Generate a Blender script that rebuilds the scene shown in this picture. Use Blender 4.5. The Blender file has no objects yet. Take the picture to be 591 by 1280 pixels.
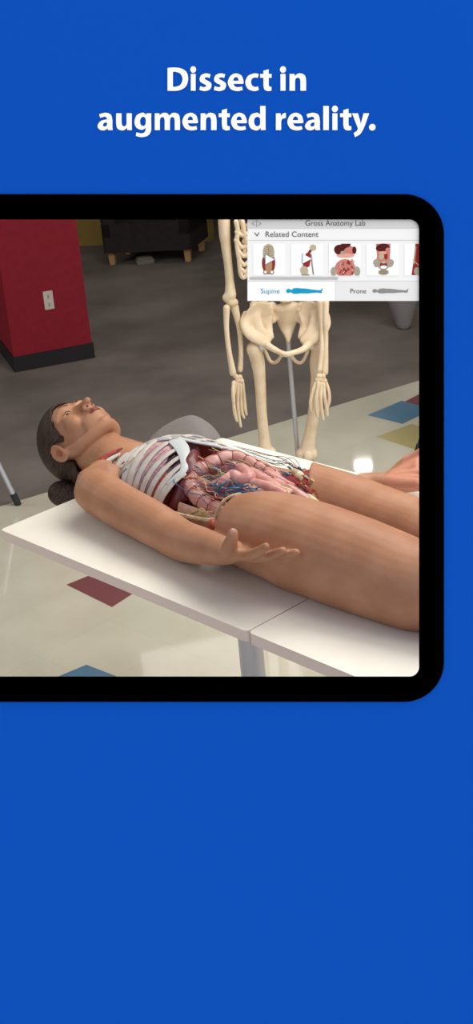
import bpy, bmesh, math, random
from mathutils import Vector, Matrix, Euler
random.seed(7)
SC = bpy.context.scene
COL = SC.collection
V = Vector
PI = math.pi

# ---------------------------------------------------------------- camera
FPX, PX, PY, HC = 1607.0, 143.0, 560.0, 2.0
pit = math.radians(19.6); rol = math.atan(.126)
d_ = V((0, math.cos(pit), -math.sin(pit)))
u0 = V((0, math.sin(pit), math.cos(pit))); r0 = V((1, 0, 0))
r_ = r0*math.cos(rol) - u0*math.sin(rol)
u_ = r0*math.sin(rol) + u0*math.cos(rol)
CAM = V((0, 0, HC))
cd = bpy.data.cameras.new('camera'); cam = bpy.data.objects.new('camera', cd); COL.objects.link(cam)
VIEW = Matrix(((r_.x, u_.x, -d_.x), (r_.y, u_.y, -d_.y), (r_.z, u_.z, -d_.z)))
cam.matrix_world = Matrix.Translation(CAM) @ VIEW.to_4x4()
cd.sensor_fit = 'VERTICAL'; cd.sensor_height = 36.0; cd.lens = FPX/1280*36.0
cd.shift_x = (295.5-PX)/1280; cd.shift_y = (PY-640)/1280
cd.clip_start = .05
SC.camera = cam

# ---------------------------------------------------------------- world, exposure, lights
w = bpy.data.worlds.new('world'); SC.world = w; w.use_nodes = True
WS = 1.08
w.node_tree.nodes['Background'].inputs[0].default_value = (1, 1, 1, 1)
w.node_tree.nodes['Background'].inputs[1].default_value = WS
SC.view_settings.view_transform = 'Standard'; SC.view_settings.look = 'None'
SC.view_settings.exposure = 0; SC.view_settings.gamma = 1; SC.view_settings.use_curve_mapping = False

def area(name, loc, target, sx, sy, power, col):
    l = bpy.data.lights.new(name, 'AREA'); l.shape = 'RECTANGLE'; l.size = sx; l.size_y = sy
    l.energy = power; l.color = col
    o = bpy.data.objects.new(name, l); COL.objects.link(o); o.location = loc
    o.rotation_euler = (V(target)-V(loc)).to_track_quat('-Z', 'Y').to_euler()
    return o
area('ceiling_light_table', (1.3, 3.6, 3.1), (.9, 3.2, 0), 2.6, 2.0, 104, (1, .97, .91))
area('ceiling_light_far', (2.359, 11.522, 2.6), (1.026, 5.010, 0), .15, .045, 1.3, (1, .97, .92))
area('fill_light_pillar', (-4.2, 6.4, 2.9), (-.5, 7.2, .8), 1.2, 1.2, 60, (1, .93, .9))  # unseen lamp added to brighten the left face of the pillar
area('fill_light_side', (1.9, 2.3, 3.0), (.3, 3.0, .8), 2.2, 1.6, 38, (1, .96, .9))  # added fill, out of view, softens the shade on figure and table
area('ceiling_light_back', (.6, 8.2, 3.1), (.3, 8.2, 0), 2.4, 1.2, 16, (1, .93, .86))

# ---------------------------------------------------------------- placing helpers
def ray(x, y): return d_ + r_*((x-PX)/FPX) - u_*((y-PY)/FPX)
def at_z(x, y, z=0.0):
    v = ray(x, y); return CAM + v*((z-HC)/v.z)
def at_y(x, y, Y):
    v = ray(x, y); return CAM + v*(Y/v.y)
TZ = .74
A0 = at_z(0, 662, TZ)
L_ = V((.608, -.794, 0)).normalized(); W_ = V((-L_.y, L_.x, 0))
TROT = math.atan2(L_.y, L_.x)
def on(x, y, t):
    """body frame point (s along the table, t across it, z above it) on the plane t seen at x, y"""
    v = ray(x, y); k = ((A0+W_*t-CAM).dot(W_))/v.dot(W_); q = CAM+v*k-A0
    return V((q.dot(L_), t, q.z))

# ---------------------------------------------------------------- materials
def lin(c):
    return tuple(((v/255)/12.92 if v/255 <= .04045 else ((v/255+.055)/1.055)**2.4) for v in c)
def mat(name, rgb, rough=.6, spec=.3, metal=0, noise=0, nscale=8, rgb2=None, bump=0, bscale=60, alpha=1, sss=0):
    m = bpy.data.materials.new(name); m.use_nodes = True; nt = m.node_tree; b = nt.nodes['Principled BSDF']
    c = lin(rgb)
    b.inputs['Base Color'].default_value = (*c, 1)
    b.inputs['Roughness'].default_value = rough; b.inputs['Metallic'].default_value = metal
    b.inputs['Specular IOR Level'].default_value = spec
    if rgb2 or noise or bump:
        tc = nt.nodes.new('ShaderNodeTexCoord')
    if rgb2 or noise:
        n = nt.nodes.new('ShaderNodeTexNoise'); n.inputs['Scale'].default_value = nscale; n.inputs['Detail'].default_value = 5
        nt.links.new(tc.outputs['Object'], n.inputs['Vector'])
        cr = nt.nodes.new('ShaderNodeValToRGB'); cr.color_ramp.elements[0].position = .35; cr.color_ramp.elements[1].position = .65
        c2 = lin(rgb2) if rgb2 else tuple(v*(1-noise) for v in c)
        cr.color_ramp.elements[0].color = (*c2, 1); cr.color_ramp.elements[1].color = (*c, 1)
        nt.links.new(n.outputs['Fac'], cr.inputs[0]); nt.links.new(cr.outputs[0], b.inputs['Base Color'])
    if bump:
        n2 = nt.nodes.new('ShaderNodeTexNoise'); n2.inputs['Scale'].default_value = bscale
        nt.links.new(tc.outputs['Object'], n2.inputs['Vector'])
        bp = nt.nodes.new('ShaderNodeBump'); bp.inputs['Strength'].default_value = bump; bp.inputs['Distance'].default_value = .01
        nt.links.new(n2.outputs['Fac'], bp.inputs['Height']); nt.links.new(bp.outputs[0], b.inputs['Normal'])
    if alpha < 1:
        b.inputs['Alpha'].default_value = alpha
    if sss:
        b.inputs['Subsurface Weight'].default_value = sss; b.inputs['Subsurface Radius'].default_value = (.02, .008, .004)
        b.inputs['Subsurface Scale'].default_value = .5
    return m
def flat(name, rgb, gain=1.0):
    m = bpy.data.materials.new(name); m.use_nodes = True; nt = m.node_tree
    nt.nodes.remove(nt.nodes['Principled BSDF'])
    b = nt.nodes.new('ShaderNodeBsdfDiffuse'); b.inputs[0].default_value = (*[min(v*gain, 1) for v in lin(rgb)], 1)
    nt.links.new(b.outputs[0], nt.nodes['Material Output'].inputs[0]); return m
GW = 1/WS
M = {}
M['blue'] = flat('blue_paint', (15, 79, 184), GW)
M['white_letter'] = flat('white_letter', (255, 255, 255), GW)
M['black'] = flat('black_bezel', (0, 0, 0))
for n, c in dict(ui_head=(212, 212, 213), ui_body=(243, 243, 244), ui_sel=(250, 250, 250), ui_unsel=(233, 233, 234), ui_line=(208, 208, 208),
                 ui_bar=(190, 190, 190), ui_white=(254, 254, 254), ui_text=(86, 86, 88), ui_dim=(150, 150, 152), ui_blue=(30, 157, 200),
                 ui_grey=(142, 142, 144), art_bone=(190, 178, 152), art_bone2=(150, 138, 115), art_red=(150, 52, 48), art_dark=(88, 36, 36),
                 art_pink=(205, 130, 118), art_pink2=(228, 165, 150), art_tan=(178, 142, 112), art_grey=(168, 160, 145)).items():
    M[n] = flat(n, c, GW)
M['skin'] = mat('skin', (180, 131, 101), .5, .3, rgb2=(166, 116, 87), nscale=14, bump=.05, bscale=220, sss=.06)
M['skin_pink'] = mat('palm_skin', (192, 132, 108), .5, .3)
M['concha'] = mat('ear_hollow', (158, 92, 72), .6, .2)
M['lips'] = mat('lips', (122, 58, 50), .4, .4)
M['nail'] = mat('nail', (196, 150, 138), .2, .6)
M['hair'] = mat('hair', (52, 36, 30), .6, .3)
nt = M['hair'].node_tree; b = nt.nodes['Principled BSDF']
tc = nt.nodes.new('ShaderNodeTexCoord'); wv = nt.nodes.new('ShaderNodeTexNoise'); wv.inputs['Scale'].default_value = 1; wv.inputs['Detail'].default_value = 2
mp = nt.nodes.new('ShaderNodeMapping'); mp.vector_type = 'TEXTURE'; mp.inputs['Rotation'].default_value = (0, math.radians(30), 0); mp.inputs['Scale'].default_value = (1/420, 1/150, 1/22)
nt.links.new(tc.outputs['Object'], mp.inputs[0])
cr = nt.nodes.new('ShaderNodeValToRGB'); cr.color_ramp.elements[0].color = (*lin((30, 20, 17)), 1); cr.color_ramp.elements[0].position = .38; cr.color_ramp.elements[1].position = .62; cr.color_ramp.elements[1].color = (*lin((74, 54, 46)), 1)
bp = nt.nodes.new('ShaderNodeBump'); bp.inputs['Strength'].default_value = .5; bp.inputs['Distance'].default_value = .003
nt.links.new(mp.outputs[0], wv.inputs['Vector']); nt.links.new(wv.outputs['Fac'], cr.inputs[0]); nt.links.new(cr.outputs[0], b.inputs['Base Color'])
nt.links.new(wv.outputs['Fac'], bp.inputs['Height']); nt.links.new(bp.outputs[0], b.inputs['Normal'])
M['brow'] = mat('brow', (84, 56, 44), .8, .1)
M['eye_white'] = mat('eye_white', (196, 178, 164), .15, .5)
M['iris'] = mat('iris', (70, 44, 30), .15, .6)
M['bone_rib'] = mat('rib_bone', (196, 190, 181), .5, .3, noise=.15, nscale=40)
M['cartilage'] = mat('cartilage', (188, 192, 192), .4, .4)
M['lung'] = mat('lung', (212, 172, 174), .45, .4, rgb2=(184, 132, 138), nscale=60, bump=.3, bscale=120)
M['muscle'] = mat('muscle', (164, 54, 44), .45, .4, rgb2=(126, 34, 30), nscale=50, bump=.4, bscale=150)
M['muscle2'] = mat('muscle_orange', (176, 84, 56), .45, .4, rgb2=(140, 50, 40), nscale=60)
M['seam'] = mat('bowel_seam', (112, 52, 44), .5, .3)
M['pelvic'] = mat('pelvic_tissue', (190, 124, 104), .4, .4, rgb2=(160, 78, 62), nscale=60)
M['liver'] = mat('liver', (104, 34, 40), .35, .5, noise=.25, nscale=20)
M['stomach'] = mat('stomach', (170, 62, 52), .35, .5, noise=.25, nscale=30)
M['colon'] = mat('colon', (196, 150, 138), .34, .5, rgb2=(176, 120, 108), nscale=35)
M['bowel'] = mat('bowel', (210, 156, 148), .32, .5, rgb2=(190, 128, 120), nscale=40)
M['fat'] = mat('fat', (214, 200, 172), .5, .3, rgb2=(184, 158, 122), nscale=50, bump=.4, bscale=120)
M['flank'] = mat('flank_membrane', (206, 176, 160), .5, .3, rgb2=(186, 146, 132), nscale=30)
M['vein'] = mat('vein', (30, 96, 134), .35, .5)
M['artery'] = mat('artery', (150, 28, 30), .35, .5)
M['nerve'] = mat('nerve', (200, 176, 128), .5, .3)
M['lymph'] = mat('lymph', (66, 120, 66), .45, .4)
M['gall'] = mat('gallbladder', (150, 140, 70), .3, .5, noise=.3, nscale=60)
M['table'] = mat('table_laminate', (242, 238, 226), .34, .3, rgb2=(238, 232, 218), nscale=9)
M['table_edge'] = mat('table_edge', (226, 208, 198), .5, .3)
M['steel'] = mat('brushed_steel', (196, 196, 202), .34, .5, metal=.35)
M['dark_metal'] = mat('dark_metal', (46, 48, 50), .5, .3)
M['skel'] = mat('plastic_bone', (232, 212, 182), .5, .35, rgb2=(218, 194, 160), nscale=18)
M['red_wall'] = mat('red_paint', (146, 36, 50), .75, .15, noise=.12, nscale=30)
M['base_black'] = mat('black_vinyl', (42, 40, 41), .6, .2)
M['plate'] = mat('outlet_plastic', (206, 196, 186), .5, .3)
M['slot'] = mat('outlet_slot', (186, 176, 168), .5, .2)
M['yellow_wall'] = mat('yellow_paint', (150, 128, 70), .8, .1, noise=.1, nscale=12)
M['dark_wall'] = mat('dark_wall', (70, 64, 60), .9, .1)
M['ceil'] = mat('ceiling', (150, 146, 140), .9, .1)
M['cab'] = mat('dark_fabric', (52, 46, 46), .9, .1, noise=.2, nscale=30)
M['wood'] = mat('light_wood', (190, 150, 100), .6, .2, noise=.2, nscale=20)
M['paper'] = mat('paper', (122, 118, 108), .8, .1)
M['grey_plastic'] = mat('grey_plastic', (140, 134, 134), .6, .2)
M['carpet'] = mat('carpet', (128, 121, 115), .95, .05, rgb2=(104, 98, 93), nscale=1.7, bump=.12, bscale=160)
M['tile'] = mat('floor_tile', (205, 201, 183), .045, .45, rgb2=(197, 193, 175), nscale=5)
M['tile_red'] = mat('tile_red', (120, 74, 76), .2, .45)
M['tile_blue'] = mat('tile_blue', (84, 124, 150), .2, .45)
M['tile_yel'] = mat('tile_yellow', (172, 160, 112), .2, .45)
# faint square joints in the tile floor
nt = M['tile'].node_tree; b = nt.nodes['Principled BSDF']
old = b.inputs['Base Color'].links[0].from_socket
tc = nt.nodes.new('ShaderNodeTexCoord'); mp = nt.nodes.new('ShaderNodeMapping'); mp.inputs['Rotation'].default_value = (0, 0, -math.radians(40))
br = nt.nodes.new('ShaderNodeTexBrick'); br.offset = 0; br.inputs['Scale'].default_value = 1; br.inputs['Brick Width'].default_value = .305; br.inputs['Row Height'].default_value = .305
br.inputs['Mortar Size'].default_value = .003; br.inputs['Color1'].default_value = (1, 1, 1, 1); br.inputs['Color2'].default_value = (.97, .97, .97, 1); br.inputs['Mortar'].default_value = (.95, .95, .94, 1)
mx = nt.nodes.new('ShaderNodeMix'); mx.data_type = 'RGBA'; mx.blend_type = 'MULTIPLY'; mx.inputs[0].default_value = 1
nt.links.new(tc.outputs['Object'], mp.inputs[0]); nt.links.new(mp.outputs[0], br.inputs['Vector'])
nt.links.new(old, mx.inputs[6]); nt.links.new(br.outputs['Color'], mx.inputs[7]); nt.links.new(mx.outputs[2], b.inputs['Base Color'])

# ---------------------------------------------------------------- mesh helpers
class MB:
    def __init__(s): s.v = []; s.f = []; s.m = []; s.mi = 0
    def add(s, vs, fs):
        o = len(s.v); s.v += [V(p) for p in vs]; s.f += [[i+o for i in f] for f in fs]; s.m += [s.mi]*len(fs); return s
    def box(s, c, size, R=None, taper=1):
        x, y, z = [q/2 for q in size]; R = R or Matrix.Identity(3); c = V(c)
        vs = [c + R @ V((sx*x*(taper if sz < 0 else 1), sy*y*(taper if sz < 0 else 1), sz*z)) for sx in (-1, 1) for sy in (-1, 1) for sz in (-1, 1)]
        return s.add(vs, [(0,1,3,2),(4,6,7,5),(0,4,5,1),(2,3,7,6),(0,2,6,4),(1,5,7,3)])
    def rbox(s, c, size, r, seg=5):
        """box with rounded vertical corners"""
        x, y, z = [q/2 for q in size]; pts = []
        for cx, cy, a in ((x-r, y-r, 0), (-x+r, y-r, 90), (-x+r, -y+r, 180), (x-r, -y+r, 270)):
            for k in range(seg+1):
                t = math.radians(a+90*k/seg); pts.append((cx+r*math.cos(t), cy+r*math.sin(t)))
        return s.prism(pts, c, z)
    def prism(s, pts, c, hz):
        n = len(pts); vs = [(c[0]+p[0], c[1]+p[1], c[2]-hz) for p in pts]+[(c[0]+p[0], c[1]+p[1], c[2]+hz) for p in pts]
        return s.add(vs, [list(range(n))[::-1], list(range(n, 2*n))]+[(i, (i+1) % n, n+(i+1) % n, n+i) for i in range(n)])
    def tube(s, pts, rad, n=10, flatten=None, up=None, smooth=0):
        pts = [V(p) for p in pts]
        if not hasattr(rad, '__len__'): rad = [rad]*len(pts)
        rad = list(rad)
        if smooth: pts, rad = spline(pts, rad, smooth)
        vs = []; prev = None
        for i, p in enumerate(pts):
            t = (pts[min(i+1, len(pts)-1)]-pts[max(i-1, 0)])
            t = t.normalized() if t.length > 1e-9 else V((0, 0, 1))
            if prev is None:
                a = V(up) if up is not None else (V((0, 0, 1)) if abs(t.z) < .9 else V((1, 0, 0)))
            else: a = prev
            a = (a - t*a.dot(t)); a = a.normalized() if a.length > 1e-9 else t.orthogonal().normalized()
            prev = a; bb = t.cross(a)
            r = rad[i]; ra, rb = (r, r) if not hasattr(r, '__len__') else r
            for k in range(n):
                q = 2*PI*k/n; vs.append(p + a*(ra*math.cos(q)) + bb*(rb*math.sin(q)))
        m = len(pts); fs = [(i*n+k, i*n+(k+1) % n, (i+1)*n+(k+1) % n, (i+1)*n+k) for i in range(m-1) for k in range(n)]
        fs += [list(range(n))[::-1], list(range((m-1)*n, m*n))]
        return s.add(vs, fs)
    def cap_tube(s, pts, rad, n=12, smooth=0, up=None):
        """tube with rounded ends"""
        pts = [V(p) for p in pts]; rad = list(rad) if hasattr(rad, '__len__') else [rad]*len(pts)
        if smooth: pts, rad = spline(pts, rad, smooth)
        def sc(r, k): return tuple(q*k for q in r) if hasattr(r, '__len__') else r*k
        def mx_(r): return min(r) if hasattr(r, '__len__') else r
        d0 = (pts[0]-pts[1]).normalized(); d1 = (pts[-1]-pts[-2]).normalized()
        pre = [(pts[0]+d0*mx_(rad[0])*math.sin(a), sc(rad[0], math.cos(a))) for a in (1.5, 1.2, .85, .45)]
        post = [(pts[-1]+d1*mx_(rad[-1])*math.sin(a), sc(rad[-1], math.cos(a))) for a in (.45, .85, 1.2, 1.5)]
        P = [q[0] for q in pre]+pts+[q[0] for q in post]; Rr = [q[1] for q in pre]+rad+[q[1] for q in post]
        return s.tube(P, Rr, n, up=up)
    def ell(s, c, r, R=None, n=20, m=12):
        R = R or Matrix.Identity(3); c = V(c); vs = [c+R @ V((0, 0, r[2]))]
        for j in range(1, m):
            a = PI*j/m
            for k in range(n):
                q = 2*PI*k/n; vs.append(c+R @ V((r[0]*math.sin(a)*math.cos(q), r[1]*math.sin(a)*math.sin(q), r[2]*math.cos(a))))
        vs.append(c+R @ V((0, 0, -r[2]))); e = len(vs)-1
        fs = [(0, 1+k, 1+(k+1) % n) for k in range(n)]+[(e, 1+(m-2)*n+(k+1) % n, 1+(m-2)*n+k) for k in range(n)]
        fs += [(1+j*n+k, 1+(j+1)*n+k, 1+(j+1)*n+(k+1) % n, 1+j*n+(k+1) % n) for j in range(m-2) for k in range(n)]
        return s.add(vs, fs)
    def xf(s, fn): s.v = [fn(p) for p in s.v]; return s
    def build(s, name, mats, parent=None, smooth=True, mw=None):
        me = bpy.data.meshes.new(name); me.from_pydata([tuple(p) for p in s.v], [], s.f)
        for mm in (mats if isinstance(mats, list) else [mats]): me.materials.append(mm)
        for p, k in zip(me.polygons, s.m): p.material_index = k
        bm = bmesh.new(); bm.from_mesh(me); bmesh.ops.recalc_face_normals(bm, faces=bm.faces); bm.to_mesh(me); bm.free()
        if smooth:
            for p in me.polygons: p.use_smooth = True
            try: me.set_sharp_from_angle(angle=math.radians(40))
            except Exception: pass
        o = bpy.data.objects.new(name, me); COL.objects.link(o)
        if parent: o.parent = parent
        elif mw: o.matrix_world = mw
        return o
def spline(pts, rad, k):
    P = []; Rr = []; n = len(pts)
    if any(hasattr(q, '__len__') for q in rad): rad = [q if hasattr(q, '__len__') else (q, q) for q in rad]
    tup = hasattr(rad[0], '__len__')
    for i in range(n-1):
        p0, p1, p2, p3 = pts[max(i-1, 0)], pts[i], pts[i+1], pts[min(i+2, n-1)]
        for j in range(k):
            t = j/k
            P.append(.5*((2*p1)+(p2-p0)*t+(2*p0-5*p1+4*p2-p3)*t*t+(3*p1-p0-3*p2+p3)*t**3))
            Rr.append(tuple(a*(1-t)+b_*t for a, b_ in zip(rad[i], rad[i+1])) if tup else rad[i]*(1-t)+rad[i+1]*t)
    P.append(pts[-1]); Rr.append(rad[-1]); return P, Rr
def empty(name, loc, rot=None, label=None, cat=None, group=None):
    o = bpy.data.objects.new(name, None); COL.objects.link(o); o.location = loc; o.empty_display_size = .1
    if rot is not None: o.rotation_euler = rot
    return tag(o, label, cat, group)
def tag(o, label=None, cat=None, group=None, kind=None):
    if label: o['label'] = label
    if cat: o['category'] = cat
    if group: o['group'] = group
    if kind: o['kind'] = kind
    return o
def remeshed(mb, name, material, parent, vox=.004, smooth=4, fac=.5):
    o = mb.build(name, material, parent)
    r = o.modifiers.new('r', 'REMESH'); r.mode = 'VOXEL'; r.voxel_size = vox; r.use_smooth_shade = True
    if smooth:
        sm = o.modifiers.new('s', 'SMOOTH'); sm.iterations = smooth; sm.factor = fac
    dg = bpy.context.evaluated_depsgraph_get(); me = bpy.data.meshes.new_from_object(o.evaluated_get(dg))
    o.modifiers.clear(); o.data = me
    if not me.materials: me.materials.append(material)
    for p in me.polygons: p.use_smooth = True
    return o

# ---------------------------------------------------------------- the setting: room
def quad(mb, pts, z):
    return mb.add([(p.x, p.y, z) for p in pts], [(0, 1, 2, 3)])
a = at_z(0, 633); c = at_z(523, 476); dr = (c-a).normalized()
a2 = a-dr*6; c2 = c+dr*6
fl = MB()
fl.add([(-5, 1.0, 0), (7, 1.0, 0), (7, c2.y, 0), (c2.x, c2.y, 0), (a2.x, a2.y, 0), (-5, 1.6, 0)], [])
def yb(x): return a.y+(x-a.x)*dr.y/dr.x
fl = MB(); fl.mi = 0
fl.box((1, 1.0, -.05), (12, .001, .1))
fl.add([(-5, 1, 0), (7, 1, 0), (7, yb(7), 0), (-5, max(yb(-5), 1.01), 0)], [(0, 1, 2, 3)])
fl.mi = 1
fl.add([(-5, max(yb(-5), 1.01), 0), (7, yb(7), 0), (7, 13, 0), (-5, 13, 0)], [(0, 1, 2, 3)])
def tilequad(mi, px):
    fl.mi = mi; quad(fl, [at_z(x, y) for x, y in px], .0006)
tilequad(2, [(83, 731), (110, 720), (168, 741), (140, 759)])
tilequad(3, [(60, 851), (108, 831), (152, 848), (100, 870)])
tilequad(3, [(459, 519), (502, 501), (540, 512), (503, 530)])
tilequad(2, [(506, 502), (523, 493), (560, 503), (540, 512)])
tilequad(4, [(470, 546), (514, 530), (556, 543), (519, 562)])
o = fl.build('floor', [M['tile'], M['carpet'], M['tile_red'], M['tile_blue'], M['tile_yel']], smooth=False); tag(o, kind='structure')
o = MB().box((1, 13.05, 1.6), (12.2, .1, 3.2)).build('wall_back', M['dark_wall'], smooth=False); tag(o, kind='structure')
o = MB().box((-5.05, 7.6, 1.6), (.1, 10.8, 3.2)).build('wall_left', M['dark_wall'], smooth=False); tag(o, kind='structure')
o = MB().box((7.05, 7.6, 1.6), (.1, 10.8, 3.2)).build('wall_right', M['dark_wall'], smooth=False); tag(o, kind='structure')
o = MB().box((1, 7.7, 3.25), (12.2, 10.8, .1)).build('ceiling', M['ceil'], smooth=False); tag(o, kind='structure')
# yellow partition behind the dark sofa
ya = at_z(90, 308); yc = at_z(262, 302); yd = (yc-ya).normalized(); yn = V((-yd.y, yd.x, 0))
mb = MB(); ym = (ya+yc)/2; ylen = (yc-ya).length+1.3; Ry = Matrix.Rotation(math.atan2(yd.y, yd.x), 3, 'Z')
mb.box(ym+yn*.06-yd*.65+V((0, 0, 1.3)), (ylen, .12, 2.6), Ry)
o = mb.build('wall_yellow', M['yellow_wall'], smooth=False); tag(o, kind='structure')
# pillar
pc = at_z(20, 465); pr = at_z(117, 447); pd = (pr-pc).normalized(); pn = V((-pd.y, pd.x, 0)); Rp = Matrix.Rotation(math.atan2(pd.y, pd.x), 3, 'Z')
pw = (pr-pc).length
ctr = pc+pd*pw/2+pn*.3
mb = MB(); mb.box(ctr+V((0, 0, 1.6)), (pw, .6, 3.2), Rp)
o = mb.build('wall_pillar', M['red_wall'], smooth=False); tag(o, kind='structure')
mb = MB(); mb.box(ctr+V((0, 0, .045)), (pw+.016, .616, .09), Rp)
o = mb.build('baseboard_pillar', M['base_black'], smooth=False); tag(o, kind='structure')
# outlet plate on the pillar
def on_pillar(x, y):
    v = ray(x, y); k = (pc-CAM).dot(pn)/v.dot(pn); return CAM+v*k
op = on_pillar(60.5, 375)
ot = empty('outlet_plate', op-pn*.0, (0, 0, math.atan2(pd.y, pd.x)), 'pale rectangular electrical outlet plate mounted low on the red pillar', 'outlet')
MB().box((0, -.004, 0), (.055, .008, .105)).build('plate', M['plate'], ot, smooth=False)
for zz in (.024, -.024):
    mb = MB(); mb.cap_tube([(0, -.0085, zz-.006), (0, -.0085, zz+.006)], [(.004, .014)]*2, n=14)
    mb.build('socket', M['slot'], ot)

# ---------------------------------------------------------------- the setting: blue board with its cut-out
DB = 1.5; KP = DB/FPX
BO = CAM+d_*DB
BM = Matrix.Translation(BO) @ VIEW.to_4x4()
def sp(x, y, h=0.0): return V(((x-PX)*KP, -(y-PY)*KP, h))
def rrect(x0, y0, x1, y1, r, seg=12):
    pts = []
    for cx, cy, a_ in ((x1-r, y0+r, -90), (x1-r, y1-r, 0), (x0+r, y1-r, 90), (x0+r, y0+r, 180)):
        for k in range(seg+1):
            t = math.radians(a_+90*k/seg); pts.append((cx+r*math.cos(t), cy+r*math.sin(t)))
    return pts
def ring(mb, rings):
    """skin between successive closed outlines [(pts, h)], closed back onto the first"""
    n = len(rings[0][0]); vs = []
    for pts, h in rings: vs += [sp(x, y, h) for x, y in pts]
    m = len(rings); fs = []
    for i in range(m):
        j = (i+1) % m
        fs += [(i*n+k, i*n+(k+1) % n, j*n+(k+1) % n, j*n+k) for k in range(n)]
    return mb.add(vs, fs)
mb = MB()
ci = rrect(-250, 262, 536, 858, 30); co = rrect(-900, -420, 1350, 1500, 2)
ring(mb, [(ci, 0), (co, 0), (co, -.02), (ci, -.02)])
o = mb.build('wall_front', M['blue'], mw=BM, smooth=False); tag(o, kind='structure')

# tablet frame
tab = empty('tablet', BO, VIEW.to_euler(), 'large black tablet with rounded corners and open screen mounted on the blue board', 'tablet')
mb = MB()
ro_ = rrect(-268, 243, 554.3, 877, 50, 20); ro2 = rrect(-266.5, 244.5, 552.8, 875.5, 48.5, 20)
ri = rrect(-237, 275, 522.8, 845, 12, 20); ri2 = rrect(-240, 272, 527, 849, 12, 20)
ring(mb, [(ro_, .0), (ro_, .0015), (ro2, .003), (ri, .003), (ri2, -.006)])
mb.build('bezel', M['black'], tab, smooth=False)

# on-screen panel
def poly(mb, pts, h, th=.0003):
    n = len(pts); vs = [sp(x, y, h) for x, y in pts]+[sp(x, y, h-th) for x, y in pts]
    return mb.add(vs, [list(range(n)), list(range(n, 2*n))[::-1]]+[(i, (i+1) % n, n+(i+1) % n, n+i) for i in range(n)])
panel = MB()
PL = 309.3
poly(panel, [(PL, 275), (524, 275), (524, 376), (PL, 376)], .0, .002)
panel.mi = 1; poly(panel, [(PL, 274.5), (524, 274.5), (524, 286), (PL, 286)], .0003)
panel.mi = 2; poly(panel, [(PL, 300), (524, 300), (524, 300.7), (PL, 300.7)], .0003)
poly(panel, [(PL, 351.2), (524, 351.2), (524, 351.9), (PL, 351.9)], .0003)
panel.mi = 3; poly(panel, [(PL, 351.9), (418.6, 351.9), (418.6, 376), (PL, 376)], .0003)
panel.mi = 4; poly(panel, [(419.3, 351.9), (524, 351.9), (524, 376), (419.3, 376)], .0003)
panel.mi = 2; poly(panel, [(418.6, 351.9), (419.3, 351.9), (419.3, 376), (418.6, 376)], .0003)
pan = panel.build('app_panel', [M['ui_body'], M['ui_head'], M['ui_line'], M['ui_sel'], M['ui_unsel']], tab, smooth=False)
pan['label'] = 'light grey on-screen menu panel in the upper right of the screen'
mb = MB(); poly(mb, rrect(311.5, 346.4, 422.5, 349.6, 1.5, 5), .0006)
mb.build('scroll_bar', M['ui_bar'], pan, smooth=False)

def text(body, x0, x1, base, name, m, parent, size_px, bold=0):
    c = bpy.data.curves.new('t', 'FONT'); c.body = body; c.size = 1; c.offset = bold; c.extrude = 0; c.resolution_u = 4
    o = bpy.data.objects.new('t', c); COL.objects.link(o)
    dg = bpy.context.evaluated_depsgraph_get(); me = bpy.data.meshes.new_from_object(o.evaluated_get(dg))
    bpy.data.objects.remove(o)
    xs = [v.co.x for v in me.vertices]; mn, mx_ = min(xs), max(xs)
    sx = (x1-x0)/(mx_-mn)
    for v in me.vertices:
        v.co = sp(x0+(v.co.x-mn)*sx, base-v.co.y*size_px, .0006)
    me.materials.append(m)
    o = bpy.data.objects.new(name, me); COL.objects.link(o); o.parent = parent; return o
text('Gross Anatomy Lab', 381.5, 456.3, 282.2, 'title_text', M['ui_text'], pan, 9.6)
text('Related Content', 331.8, 397.8, 296.2, 'heading_text', M['ui_text'], pan, 9.8)
text('Supine', 325.8, 349.3, 366.8, 'button_text', M['ui_blue'], pan, 8.6)
text('Prone', 437.6, 457.4, 366.8, 'button_text', M['ui_text'], pan, 8.6)
def stroke(mb, pts, w_, h):
    for (x0, y0), (x1, y1) in zip(pts, pts[1:]):
        d = V((x1-x0, y1-y0)); n = V((-d.y, d.x)).normalized()*w_/2; e = d.normalized()*w_*.3
        poly(mb, [(x0-e.x+n.x, y0-e.y+n.y), (x1+e.x+n.x, y1+e.y+n.y), (x1+e.x-n.x, y1+e.y-n.y), (x0-e.x-n.x, y0-e.y-n.y)], h, .0002)
mb = MB(); stroke(mb, [(318.2, 277), (315, 279.6), (318.2, 282.2)], .8, .0006); stroke(mb, [(322.8, 277), (326, 279.6), (322.8, 282.2)], .8, .0006)
stroke(mb, [(320.5, 275.4), (320.5, 283.6)], .8, .0006); mb.build('resize_icon', M['ui_dim'], pan, smooth=False)
mb = MB(); stroke(mb, [(318.3, 291), (321, 295), (323.7, 291)], .9, .0006); mb.build('chevron_icon', M['ui_text'], pan, smooth=False)
# lying figure icons
fig = [(0,.5),(.01,.3),(.04,.2),(.08,.18),(.12,.32),(.15,.36),(.2,.12),(.3,.05),(.4,.12),(.5,.14),(.6,.2),(.7,.3),(.8,.36),(.9,.42),(.95,.38),(.985,.1),(1,.12),(.98,.5),(.965,.82),(.93,.85),(.85,.78),(.7,.82),(.6,.9),(.5,.9),(.4,.88),(.3,.96),(.2,.95),(.14,.78),(.11,.68),(.08,.82),(.04,.85),(.01,.72)]
for x0, x1, y0, y1, mm, fl_ in ((357.5, 403.3, 359.6, 367.6, 'ui_blue', 0), (465.3, 510.5, 359.8, 367.4, 'ui_grey', 1)):
    mb = MB(); poly(mb, [(x0+u*(x1-x0), y0+(v if not fl_ else (v*.9+.05))*(y1-y0)) for u, v in fig], .0006)
    mb.build('lying_figure_icon', M[mm], pan, smooth=False)
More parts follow.
